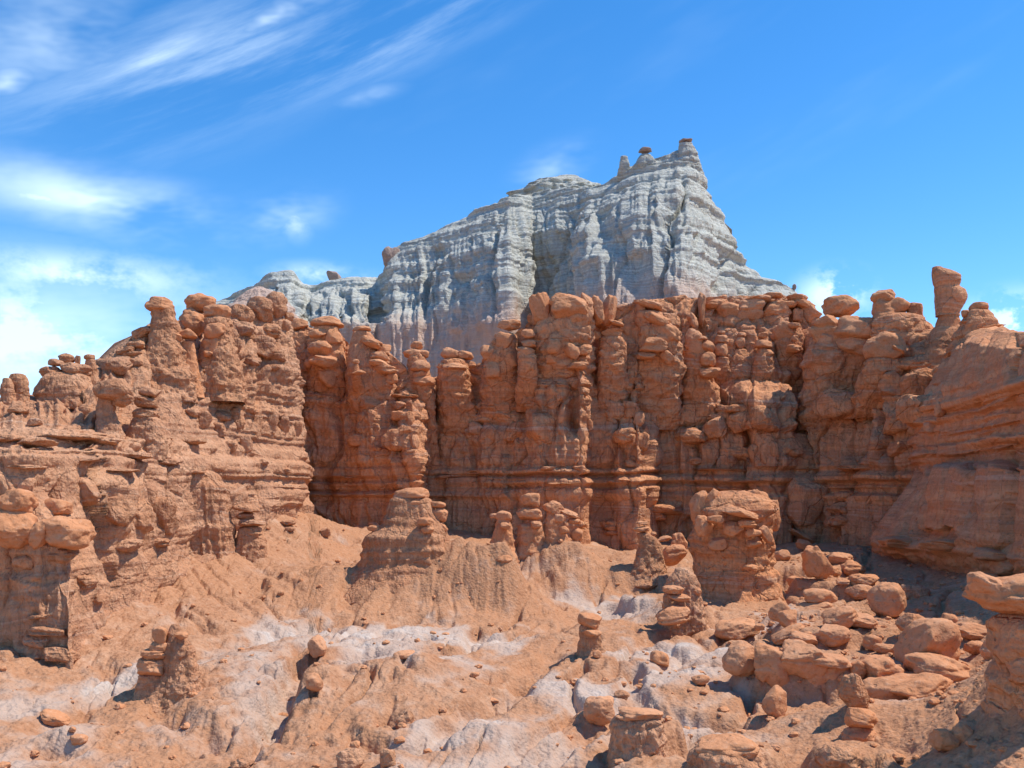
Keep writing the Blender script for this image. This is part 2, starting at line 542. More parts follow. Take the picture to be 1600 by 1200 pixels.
BACK = expand([
    ccol(430, 815, 46.2, 47.8, 505), ccol(478, 815, 46.0, 47.8, 508), ccol(500, 815, 45.8, 47.6, 520),
    ccol(530, 815, 45.8, 47.3, 520), ccol(552, 815, 45.6, 47.3, 545), ccol(562, 815, 45.2, 47.0, 560),
    ccol(600, 815, 44.4, 46.6, 545), ccol(640, 817, 43.6, 46.3, 590), ccol(652, 818, 43.7, 46.6, 605),
    ccol(660, 820, 46.4, 48.0, 600), ccol(684, 824, 47.0, 48.2, 590), ccol(700, 830, 46.6, 48.5, 585),
    ccol(740, 835, 46.2, 48.2, 575), ccol(775, 840, 45.2, 47.2, 545), ccol(800, 840, 44.8, 46.8, 530),
    ccol(826, 840, 44.2, 46.5, 505), ccol(838, 840, 44.0, 46.5, 474), ccol(870, 840, 43.6, 46.2, 466), ccol(912, 843, 43.4, 46.2, 468),
    ccol(924, 845, 43.8, 46.6, 470), ccol(932, 845, 46.0, 47.6, 472), ccol(960, 845, 45.3, 47.5, 482),
    ccol(1002, 850, 45.1, 47.4, 470), ccol(1016, 850, 45.6, 47.8, 472), ccol(1026, 850, 48.2, 50.0, 466),
    ccol(1075, 856, 47.6, 49.5, 464, 0.9), ccol(1120, 860, 46.6, 49.4, 464, 2.0), ccol(1200, 850, 45.8, 49.4, 460, 2.2),
    ccol(1216, 850, 46.0, 49.6, 460, 2.0), ccol(1240, 846, 46.8, 49.8, 464, 1.8), ccol(1262, 842, 46.0, 49.0, 510, 1.4),
    ccol(1300, 842, 45.0, 48.4, 530, 0.4), ccol(1345, 848, 43.6, 46.8, 540, 0.4), ccol(1385, 855, 42.2, 45.2, 540, 0.2),
    ccol(1430, 860, 41.0, 44.4, 512), ccol(1500, 860, 40.0, 43.6, 520), ccol(1580, 860, 39.0, 42.6, 560),
])
wc = [dict(fine=.35, rill=.5), dict(fine=.35, joint=.7, rill=.6, strata=.15), dict(fine=.35, joint=.8, rill=.5, strata=.15), dict(strata=.3, thin=1.7, joint=.7, fine=.3, rill=.2),
      dict(strata=.3, thin=1.7, joint=.7, fine=.3, rill=.3), dict(strata=.2, thin=.15, joint=1.0, fine=.5, rill=.8), dict(strata=.25, block=.15, joint=1.1, fine=.6, rill=.9, thin=.2),
      dict(strata=.4, thin=.9, block=.2, joint=1.1, fine=.6, rill=.4), dict(strata=.3, block=.5, joint=1.1, fine=.5), dict(block=.6, fine=.4, strata=.3)]
tag(cliff_sheet('back_cliff', BACK, 800, 310, M['cliff'], wc, 11, back=5.0), kind='structure')

RIGHT = expand([
    [(1385, 872, 44.0), (1385, 852, 44.0), (1385, 836, 44.0), (1440, 742, 44.0), (1450, 728, 44.0), (1452, 690, 44.0), (1462, 655, 44.0), (1478, 618, 44.0), (1492, 570, 44.0), (1510, 530, 44.0)],
    [(1372, 876, 38.6), (1362, 850, 38.4), (1358, 832, 38.2), (1424, 742, 39.0), (1424, 726, 39.6), (1412, 690, 39.8), (1420, 655, 39.8), (1444, 615, 39.6), (1472, 560, 40.0), (1500, 520, 41.0)],
    [(1382, 876, 37.4), (1374, 852, 36.8), (1372, 832, 36.6), (1432, 740, 37.4), (1438, 725, 38.2), (1430, 690, 38.6), (1438, 654, 38.4), (1458, 612, 38.0), (1488, 545, 38.4), (1514, 514, 39.6)],
    [(1450, 882, 34.6), (1448, 858, 34.0), (1448, 836, 33.8), (1480, 736, 34.6), (1490, 722, 35.5), (1496, 690, 35.5), (1500, 648, 35.4), (1505, 600, 35.2), (1520, 535, 36.0), (1540, 512, 37.5)],
    [(1530, 890, 30.6), (1530, 866, 30.0), (1530, 843, 29.8), (1545, 732, 30.4), (1548, 716, 31.4), (1550, 680, 31.4), (1552, 640, 31.3), (1555, 592, 31.0), (1562, 545, 31.8), (1575, 520, 33.2)],
    [(1610, 898, 27.0), (1610, 876, 26.4), (1610, 850, 26.2), (1612, 727, 26.8), (1612, 708, 27.8), (1612, 670, 27.8), (1612, 628, 27.7), (1612, 580, 27.5), (1612, 540, 28.3), (1615, 520, 30.0)],
    [(1760, 915, 21.5), (1760, 895, 21.0), (1760, 865, 20.8), (1760, 720, 21.4), (1760, 696, 22.3), (1760, 655, 22.3), (1760, 605, 22.2), (1760, 560, 22.0), (1760, 520, 22.8), (1760, 500, 24.5)],
])
for _c in RIGHT:      # steps and undercuts in the bedded part of the right cliff
    lo, hi = _c[5], _c[8]
    new = []
    for f_, o_ in ((0.0, .55), (.10, .55), (.14, .0), (.27, .05), (.31, .5), (.42, .5), (.46, .05), (.60, .05), (.64, .45), (.72, .45), (.77, -.1), (.90, -.15), (1.0, .1)):
        k = f_ * 3
        i0 = min(int(k), 2)
        p, q = _c[5 + i0], _c[6 + i0]
        t = k - i0
        new.append((p[0] + (q[0] - p[0]) * t, p[1] + (q[1] - p[1]) * t, p[2] + (q[2] - p[2]) * t + o_))
    _c[5:9] = new
wr_ = [dict(fine=.5, rill=.3), dict(fine=.9, rill=.3, strata=.4), dict(fine=.6, thin=.5, block=.2), dict(strata=.1, fine=.22, joint=.7),
       dict(strata=.1, fine=.22, joint=.7)] + [dict(thin=.9, strata=.1, fine=.22, joint=.2)] * 11 + [dict(thin=.4, fine=.25), dict(fine=.3, strata=.15, joint=.3), dict(fine=.25, strata=.1, joint=.3), dict(fine=.3)]
tag(cliff_sheet('right_cliff', RIGHT, 260, 330, M['bedded'], wr_, 23, back=6.0, smooth=(5, 1), wob=0.06), kind='structure')


# ------------------------------------------------------------------ the pale butte behind
def bcol(px, top, d, fins=0.0, sb=12.0, foot=620, k=1.0):
    """column of the butte: buried foot, apron, ledge, wall, crest"""
    h = foot - top
    return [(px, foot, d - 8), (px, min(505, foot - 0.35 * h), d - 4 - fins), (px, foot - 0.62 * h, d - fins * 0.8), (px, foot - 0.8 * h, d + 0.25 * sb - fins * 0.4),
            (px, foot - 0.93 * h, d + 0.7 * sb), (px, top, d + sb)]


BUTTE = [
    bcol(300, 480, 150), bcol(345, 466, 148), bcol(385, 452, 145, 1), bcol(408, 436, 142, 2), bcol(425, 427, 140, 3), bcol(456, 425, 140, 3),
    bcol(474, 440, 141, 1), bcol(486, 446, 141, 0), bcol(512, 437, 139, 2), bcol(560, 430, 137, 3), bcol(590, 436, 137, 1), bcol(600, 418, 134, 1), bcol(606, 395, 133, 1),
    bcol(640, 378, 132, 1), bcol(680, 362, 131, 0), bcol(705, 349, 129, 0), bcol(730, 338, 128, 1), bcol(765, 322, 126, 4), bcol(795, 308, 125, 5), bcol(815, 306, 126, 1),
    bcol(832, 303, 128, -3), bcol(850, 299, 127, -2), bcol(880, 296, 124, 0), bcol(905, 296, 121, 1), bcol(918, 294, 118, 4), bcol(945, 287, 116, 5), bcol(968, 276, 115, 5), bcol(985, 262, 114, 5),
    bcol(1020, 250, 113, 5), bcol(1045, 244, 112, 6), bcol(1060, 238, 112, 6), bcol(1075, 236, 112, 6), bcol(1088, 252, 112, 5), bcol(1103, 290, 113, 4, 10), bcol(1118, 320, 114, 4, 9),
    bcol(1132, 348, 115, 3, 8), bcol(1150, 384, 116, 3, 6), bcol(1158, 402, 117, 3, 5), bcol(1168, 410, 118, 3, 5), bcol(1200, 434, 119, 3, 4), bcol(1244, 452, 121, 2, 4), bcol(1275, 486, 123, 1, 4), bcol(1320, 545, 128, 0, 4),
]
wb = [dict(rill=.6, fine=.4), dict(rill=1.0, fine=.35), dict(rill=1.15, fine=.35, strata=.15, joint=.9, thin=.4), dict(rill=1.0, fine=.35, strata=.22, joint=.9, thin=.5, block=.15),
      dict(rill=.5, fine=.4, strata=.3, thin=.8), dict(fine=.4, thin=.7, strata=.3)]
butte = tag(cliff_sheet('white_butte', BUTTE, 700, 260, M['butte'], wb, 37, back=25.0, amp=2.6, freq=0.34, smooth=(2, 2)), kind='structure')

# ------------------------------------------------------------------ the valley floor
GP = [(-150, 1200, 15.0), (0, 1200, 15.5), (200, 1200, 15.8), (400, 1200, 15.8), (600, 1200, 15.6), (800, 1200, 15.4), (1000, 1200, 14.8), (1200, 1200, 14.8), (1400, 1200, 14.6), (1600, 1200, 12.2), (1750, 1200, 11.5),
      (-100, 1110, 18.6), (0, 1110, 18.8), (200, 1110, 18.6), (400, 1110, 18.6), (600, 1110, 18.4), (800, 1110, 18.2), (1000, 1110, 18.0), (1150, 1120, 17.8), (1330, 1110, 17.6), (1480, 1085, 17.2), (1350, 1075, 19.5), (1600, 1040, 14.5), (1750, 1000, 13.0),
      (-60, 1080, 19.4), (100, 1055, 21.0), (200, 1050, 21.0), (350, 1040, 21.4), (480, 1040, 21.4), (650, 1045, 21.2), (800, 1040, 21.4), (950, 1040, 21.4), (1100, 1040, 21.2), (1230, 1055, 20.6), (1350, 1045, 20.6), (1480, 1050, 19.2), (1600, 1000, 17.5),
      (250, 1000, 23.2), (380, 985, 24.6), (520, 982, 25.0), (660, 985, 25.2), (800, 990, 25.2), (900, 985, 25.6), (1020, 1002, 24.6), (1160, 1000, 24.4), (1220, 985, 25.0),
      (140, 1010, 22.6), (200, 965, 24.4), (300, 940, 26.4), (380, 930, 27.6), (330, 890, 28.8), (420, 890, 29.8), (380, 845, 31.6), (460, 850, 33.0), (430, 806, 34.6), (500, 822, 37.0), (480, 795, 38.0),
      (520, 850, 36.6), (560, 825, 42.0), (540, 820, 45.0), (620, 822, 44.0), (720, 845, 43.5), (720, 880, 38.0), (840, 850, 43.0), (900, 870, 40.0), (960, 880, 39.0), (1000, 860, 44.0), (980, 920, 33.0), (940, 950, 29.5), (700, 960, 28.0), (560, 960, 27.0),
      (1060, 890, 38.0), (1060, 870, 43.0), (1020, 945, 29.5), (1150, 945, 29.5), (1230, 930, 31.0), (1250, 880, 38.0), (1330, 865, 40.0), (1350, 900, 34.0), (1320, 950, 27.5), (1420, 925, 31.0), (1420, 965, 25.0), (1500, 910, 29.5), (1500, 970, 23.0), (1600, 910, 26.0), (1600, 960, 21.5), (1750, 925, 20.5),
      (0, 1300, 13.0), (800, 1320, 12.6), (1500, 1320, 10.5)]


def tps_fit(pts):
    P = W(*np.array(pts, float).T)
    A, z = P[:, :2], P[:, 2]
    n = len(A)
    r = np.linalg.norm(A[:, None] - A[None], axis=-1)
    K = r ** 2 * np.log(r + 1e-9) + np.eye(n) * 0.6
    Pm = np.c_[np.ones(n), A]
    L = np.block([[K, Pm], [Pm.T, np.zeros((3, 3))]])
    w = np.linalg.solve(L, np.r_[z, 0, 0, 0])
    return A, w


TA, TW = tps_fit(GP)


def base_z(X, Y):
    sh = X.shape
    x, y = X.ravel(), Y.ravel()
    out = np.empty_like(x)
    for i in range(0, len(x), 60000):
        q = np.stack([x[i:i + 60000], y[i:i + 60000]], -1)
        r = np.linalg.norm(q[:, None] - TA[None], axis=-1)
        out[i:i + 60000] = (r ** 2 * np.log(r + 1e-9)) @ TW[:-3] + TW[-3] + q @ TW[-2:]
    return out.reshape(sh)


# mounds: px, py of the summit, distance, half width, half depth (m), sharpness, rilled
MOUNDS = [
    (646, 850, 29.8, 5.0, 3.8, 1.3, 0.8), (790, 884, 28.8, 1.9, 1.7, 1.4, 1.0), (720, 890, 29.2, 2.2, 1.8, 1.2, 0.8),
    (832, 842, 34.4, 4.3, 4.0, 1.25, 1.0), (905, 880, 33.5, 2.2, 2.2, 1.1, 1.0),
    (1012, 868, 33.0, 1.7, 1.7, 1.2, 0.6), (1062, 930, 27.5, 1.5, 1.4, 1.0, 0.8), 
    (250, 1050, 20.0, 1.3, 1.2, 1.2, 0.6), (645, 1030, 20.6, 2.6, 2.4, 1.6, 0.8), (500, 1045, 20.4, 1.0, 1.0, 1.3, 0.5), (490, 1070, 19.2, 0.9, 0.8, 1.3, 0.4),
    (930, 1015, 22.4, 1.2, 1.1, 1.2, 0.7), (890, 1062, 19.8, 1.6, 1.3, 1.8, 0.5), (1060, 1050, 20.0, 1.7, 1.5, 1.9, 0.5), (760, 1135, 16.6, 1.7, 1.2, 1.8, 0.4),
    (470, 800, 37.0, 2.0, 1.6, 1.2, 0.6), (1340, 1095, 16.6, 2.2, 1.4, 1.6, 0.3), (330, 1095, 18.0, 1.6, 1.4, 1.8, 0.5), (100, 1130, 17.0, 1.6, 1.4, 1.8, 0.4),
    (1660, 1000, 13.8, 2.7, 2.3, 1.1, 0.6),
]
# gullies: line, depth, half width (m)
GULLIES = [([(480, 1030), (452, 1065), (440, 1100), (415, 1130), (400, 1160)], 0.55, 0.42), ([(820, 1060), (765, 1105), (715, 1130), (665, 1170)], 0.35, 0.5), ([(990, 1040), (985, 1075), (1005, 1100)], 0.3, 0.35),
           ([(60, 1130), (130, 1100), (200, 1060)], 0.25, 0.5), ([(860, 1020), (820, 1050), (770, 1062)], 0.25, 0.5), ([(1170, 1130), (1090, 1125), (1000, 1105), (900, 1140), (850, 1180)], 0.35, 0.5),
           ([(560, 940), (520, 975), (440, 990), (340, 1010), (280, 1040)], 0.2, 0.7), ([(950, 945), (930, 965), (860, 985)], 0.2, 0.6), ([(250, 1110), (330, 1150), (380, 1180)], 0.2, 0.5)]
# low bedrock benches with steep fronts: px, py of the rim, distance, half width, half depth (m)
BENCHES = [(1290, 1028, 19.7, 1.5, 1.9), (1385, 1028, 19.7, 1.4, 1.9), (1465, 1038, 19.1, 1.3, 1.7), (1220, 1025, 20.2, 1.2, 1.5), (1180, 1048, 19.6, 0.7, 0.7), (1330, 975, 23.4, 2.2, 1.6), (1265, 950, 26.0, 1.6, 1.4),
           (1250, 880, 34.5, 2.6, 2.0), (1330, 905, 31.0, 2.2, 1.5), (1010, 1125, 16.0, 0.75, 0.7), (1140, 1165, 14.6, 0.95, 0.8), (1330, 1165, 14.6, 0.9, 0.9), (1010, 930, 29.5, 1.2, 1.0)]
# washes of pale silt: polyline of (px,py) and half width in metres
PALE = [([(150, 1068), (205, 1050), (235, 1040)], 0.22, 1.3), ([(30, 1105), (100, 1092), (160, 1070)], 0.4, 0.8),
        ([(420, 988), (480, 985), (560, 987), (680, 993), (790, 1003)], 0.42, 1.25), ([(330, 1025), (400, 1030), (440, 1060), (430, 1090)], 0.6, 0.65),
        ([(500, 1000), (560, 1012), (620, 1010)], 0.55, 0.9), ([(560, 1045), (600, 1035), (690, 1030), (720, 1050)], 0.45, 0.8),
        ([(890, 940), (960, 948), (1000, 960)], 0.5, 0.95), ([(960, 1020), (1010, 1012), (1070, 1015), (1130, 1022)], 0.35, 1.2),
        ([(860, 1075), (900, 1080), (930, 1080)], 0.35, 1.1), ([(1010, 1060), (1060, 1045), (1110, 1050)], 0.6, 1.0), ([(1150, 990), (1210, 985)], 0.3, 1.0),
        ([(690, 1150), (740, 1135), (780, 1145)], 0.45, 1.0), ([(700, 1200), (800, 1180), (900, 1170)], 0.5, 0.6), ([(20, 1180), (60, 1150), (100, 1165)], 0.4, 0.6),
        ([(1200, 960), (1230, 990)], 0.25, 0.8), ([(250, 1130), (330, 1140), (400, 1120)], 0.4, 0.6), ([(1020, 1120), (1080, 1130), (1100, 1150)], 0.4, 0.8)]


def end_d(px):
    return np.interp(px, [-300, -60, 0, 60, 140, 200, 290, 350, 400, 440, 482, 500, 652, 700, 1016, 1030, 1216, 1345, 1362, 1450, 1530, 1610, 1760, 1900],
                     [25.0, 24.0, 23.5, 23, 25, 27, 31, 33, 35.5, 38, 42, 49, 47.5, 49, 48, 50.5, 49, 46, 41, 37, 33, 29.5, 24, 20])


def cast_base(px, py):
    """first point of the smooth floor seen at a pixel (numpy arrays)"""
    px, py = np.broadcast_arrays(np.asarray(px, float), np.asarray(py, float))
    d = np.linspace(10, 48, 400)
    X = (px[..., None] - 800) / F * d
    Zr = CZ + (HZ - py[..., None]) / F * d
    g = base_z(X, np.broadcast_to(d, X.shape))
    hit = np.argmax(Zr < g, -1)
    return d[hit]


def make_ground():
    nc, nr = 980, 430
    px = np.linspace(-170, 1770, nc)
    t = np.linspace(0, 1, nr)[:, None]
    d0, d1 = 9.0, end_d(px)[None, :]
    D = d0 * (d1 / d0) ** (t ** 0.9)
    X = (px[None, :] - 800) / F * D
    Y = np.broadcast_to(D, X.shape).copy()
    Z = base_z(X, Y)
    P3 = np.stack([X, Y, X * 0], -1)
    # gullies and swells
    Z += 0.14 * fbm(P3 * 0.35, 3, 5) + 0.05 * fbm(P3 * 1.1, 3, 6)
    fl = np.stack([X * 0.80 - Y * 0.30, (X * 0.35 + Y * 0.80) * 0.42, X * 0], -1)
    er = ridged(fl * 0.75 + 0.35 * fbm(P3 * 0.5, 2, 9)[..., None], 3, 8)
    Z -= 0.30 * sstep(er, 0.42, 0.95)
    pale = np.zeros_like(Z)
    for (mx, my, md, rx, ry, sh, rl) in MOUNDS:
        c = W(mx, my, md)
        zc = float(base_z(np.array([c[0]]), np.array([c[1]]))[0])
        h = c[2] - zc
        if h <= 0.05:
            h = 0.25
        ang = np.arctan2((Y - c[1]) / ry, (X - c[0]) / rx)
        r = np.hypot((X - c[0]) / rx, (Y - c[1]) / ry)
        r = r * (1 + 0.10 * vnoise(np.stack([np.cos(ang) * 2, np.sin(ang) * 2, r * 0], -1), int(mx)))
        rr = np.clip(1 - r, 0, 1) ** sh
        rr = rr * (1 - 0.10 * rl * sstep(ridged(np.stack([np.cos(ang) * 5, np.sin(ang) * 5, r * 0.7], -1), 2, int(mx) + 3), 0.1, 0.9) * sstep(r, 0.08, 0.4))
        Z += h * rr
    for (mx, my, md, rx, ry) in BENCHES:
        c = W(mx, my, md)
        zc = float(base_z(np.array([c[0]]), np.array([c[1]]))[0])
        h = max(c[2] - zc, 0.2)
        r = np.hypot((X - c[0]) / rx, (Y - c[1]) / ry) * (1 + 0.28 * fbm(P3 * 0.9 / min(rx, 1.5), 3, int(mx) + 1))
        rr = 1 - sstep(r, 0.62, 0.92)
        Z = np.maximum(Z, (zc + h * (1 - 0.12 * r)) * rr + Z * (1 - rr))
    # rills down the left talus
    tl = sstep(-X, 3.0, 6.0) * sstep(Y, 22, 26)
    sA = X * 0.75 + Y * 0.65
    sB = -X * 0.65 + Y * 0.75
    Z -= tl * 0.13 * sstep(ridged(np.stack([sA * 1.6 + 0.4 * fbm(P3 * 0.5, 2, 3), sB * 0.22, X * 0], -1), 2, 77), 0.2, 1.0)
    # narrow cracks and washes
    wv = P3 * 0.45 + 0.55 * fbm(P3 * 0.5, 3, 91)[..., None]
    cr = np.abs(vnoise(wv, 19))
    Z -= 0.13 * (1 - sstep(cr, 0.0, 0.05)) * sstep(fbm(P3 * 0.3, 2, 15), -0.2, 0.2)
    for pts, dp, hw in GULLIES:
        q = W(*np.array([(a, b, cast_base(a, b)) for a, b in pts]).T)[:, :2]
        best = np.full(X.shape, 1e9)
        for a, b in zip(q[:-1], q[1:]):
            ab = b - a
            tt = np.clip(((X - a[0]) * ab[0] + (Y - a[1]) * ab[1]) / (ab @ ab + 1e-9), 0, 1)
            best = np.minimum(best, np.hypot(X - a[0] - ab[0] * tt, Y - a[1] - ab[1] * tt))
        best = best + 0.12 * fbm(P3 * 1.6, 3, int(pts[0][0]))
        Z -= dp * (1 - sstep(best, 0.2 * hw, hw))
    # crumbly surface
    Z += 0.04 * fbm(P3 * 3.2, 3, 21, 0.6) + 0.018 * fbm(P3 * 9.0, 2, 23)
    f1, f2, idr = worley2(X / 0.26 + 0.6 * fbm(P3 * 2.0, 2, 61), Y / 0.34, 63)
    Z += 0.035 * (0.6 - f1) * sstep(fbm(P3 * 0.6, 2, 65), -0.5, 0.3)
    dz = np.gradient(Z, axis=0) / (np.gradient(D, axis=0) + 1e-6)
    steep = sstep(np.abs(blur(dz, 6, 0)), 0.25, 0.6)
    Z -= 0.10 * steep * sstep(ridged(np.stack([X * 3.2 + 0.5 * fbm(P3, 2, 71), Y * 0.5, X * 0], -1), 2, 73), 0.1, 0.9)
    for pts, hw, amt in PALE:
        q = W(*np.array([(a, b, cast_base(a, b)) for a, b in pts]).T)[:, :2]
        best = np.full(X.shape, 1e9)
        for a, b in zip(q[:-1], q[1:]):
            ab = b - a
            tt = np.clip(((X - a[0]) * ab[0] + (Y - a[1]) * ab[1]) / (ab @ ab + 1e-9), 0, 1)
            best = np.minimum(best, np.hypot(X - a[0] - ab[0] * tt, (Y - a[1] - ab[1] * tt) * 0.55))
        best = best * (1 + 0.5 * fbm(P3 * 1.3, 3, int(pts[0][0]) % 97))
        pale = np.maximum(pale, 0.52 * amt * (1 - sstep(best, 0.0, 2.4 * hw)))
    Q = np.stack([X, Y, Z], -1)
    o = mesh_obj('valley_floor', Q.reshape(-1, 3), grid_faces(nr, nc), M['soil'])
    at = o.data.attributes.new('pale', 'FLOAT', 'POINT')
    at.data.foreach_set('value', pale.astype(np.float32).ravel())
    COLLIDERS.append(Q)
    return tag(o, kind='structure')


make_ground()
n = 24
th = np.linspace(0, 2 * math.pi, n, endpoint=False)
ring = [np.stack([np.cos(th) * r, np.sin(th) * r, np.full(n, z)], -1) for r, z in ((0.5, -6.0), (200, -6.0), (2000, -8.0), (9000, -20.0))]
tag(mesh_obj('desert_plain', np.concatenate(ring), grid_faces(4, n, True), M['soil']), kind='structure')

# ------------------------------------------------------------------ depth of the ground and walls as seen from the eye (to set rocks down on them)
CELL = 3.0
DW, DH = int(1900 / CELL), int(1400 / CELL)


def depth_of(grids):
    buf = np.full((DH, DW), np.inf)
    for Q in grids:
        q = Q.reshape(-1, 3)
        ok = q[:, 1] > 5
        q = q[ok]
        ix = ((q[:, 0] / q[:, 1] * F + 800 + 150) / CELL).astype(int)
        iy = ((HZ - (q[:, 2] - CZ) / q[:, 1] * F) / CELL).astype(int)
        ok = (ix >= 0) & (ix < DW) & (iy >= 0) & (iy < DH)
        np.minimum.at(buf, (iy[ok], ix[ok]), q[ok, 1])
    # close pin holes
    for _ in range(2):
        nb = np.stack([np.roll(buf, s, a) for s in (1, -1) for a in (0, 1)])
        hole = ~np.isfinite(buf)
        buf = np.where(hole, nb.min(0), buf)
    return buf


DEPTH = depth_of([g for i, g in enumerate(COLLIDERS) if i != 3])


def dep(px, py, default=45.0):
    ix, iy = int((px + 150) / CELL), int(py / CELL)
    for k in range(0, 12):
        if 0 <= iy + k < DH and 0 <= ix < DW and np.isfinite(DEPTH[iy + k, ix]):
            return float(DEPTH[iy + k, ix])
    return default


# ------------------------------------------------------------------ rocks
import bmesh
_ICO = {}


def ico(sub):
    if sub not in _ICO:
        bm = bmesh.new()
        bmesh.ops.create_icosphere(bm, subdivisions=sub, radius=1.0)
        v = np.array([x.co[:] for x in bm.verts])
        f = np.array([[x.index for x in q.verts] for q in bm.faces])
        bm.free()
        _ICO[sub] = (v / np.linalg.norm(v, axis=1, keepdims=True), f)
    return _ICO[sub]


KINDS = {   # squareness, lumps, cuts, flat underside, grooves
    'b': (2.3, 0.17, 2, 0.0, 0.25),
    'k': (3.2, 0.17, 5, 0.0, 0.6),
    'c': (2.3, 0.13, 1, 0.9, 0.15),
    's': (3.0, 0.20, 3, 0.2, 0.0),
    'w': (2.6, 0.15, 7, 0.0, 0.2),
}
_seed = [100]


def rock_shape(seed, sub, kind):
    p, lump, cuts, flat, gr = KINDS[kind]
    rng = np.random.RandomState(seed)
    V, Fc = ico(sub)
    ps = p * (0.9 + 0.25 * rng.rand())
    v = V * ((np.abs(V) ** ps).sum(1, keepdims=True)) ** (-1 / ps)
    off = rng.rand(3) * 50
    v = v * (1 + lump * 1.3 * fbm(V * 1.15 + off, 2, seed))[:, None]
    for _ in range(cuts):
        n = rng.randn(3) * np.array([1, 1, 0.8])
        n /= np.linalg.norm(n)
        c = rng.uniform(0.62, 0.92)
        o = np.maximum(v @ n - c, 0)
        v = v - n[None] * (o * 0.82)[:, None]
    if flat > 0:
        z = v[:, 2]
        v[:, 2] = np.where(z < -0.15, -0.15 + (z + 0.15) * (1 - 0.62 * flat), z)
        v[:, :2] *= (1 - 0.30 * flat * sstep(-z, 0.15, 0.9))[:, None]
    if gr > 0:
        for _ in range(rng.randint(0, 3)):
            z0, wd = rng.uniform(-0.5, 0.6), rng.uniform(0.05, 0.11)
            zz = v[:, 2] + 0.18 * vnoise(V * 1.2 + off, seed + 5) + rng.uniform(-.2, .2) * V[:, 0]
            v[:, :2] *= (1 - 0.16 * gr * rng.uniform(0.4, 1.2) * np.exp(-((zz - z0) / wd) ** 2))[:, None]
    v = v * (1 + lump * 0.30 * fbm(V * 3.6 + off, 3, seed + 9) + 0.018 * fbm(V * 11 + off, 2, seed + 3))[:, None]
    mn, mx = v.min(0), v.max(0)
    return (v - (mn + mx) / 2) / ((mx - mn) / 2), Fc


def rock(name, px, py, w, h, kind='b', rot=0.0, d=None, off=0.2, dep_k=0.9, mat='knob', parent=None, at=0.42, seed=None, yaw=None):
    """one rock of w x h photograph pixels centred on a pixel; set down at the depth of what it rests on"""
    _seed[0] += 1
    sd = seed or _seed[0]
    sub = 5 if max(w, h) >= 34 else (4 if max(w, h) >= 11 else 3)
    v, Fc = rock_shape(sd, sub, kind)
    if d is None:
        d = dep(px, py + h * at)
    k = d / F
    hw, hh = w * k / 2, h * k / 2
    hd = max(hw * dep_k, hh * 0.6)
    dc = d + off * hd
    v = v * np.array([hw, hd, hh])
    a = math.radians(-rot)
    c, s = math.cos(a), math.sin(a)
    v = np.stack([v[:, 0] * c - v[:, 2] * s, v[:, 1], v[:, 0] * s + v[:, 2] * c], -1)
    pos = W(px, py, dc)
    if parent is not None and parent.type == 'EMPTY':
        pos = pos - np.array(parent.location)
    o = mesh_obj(name, v, Fc, M[mat], parent)
    o.location = pos
    return o


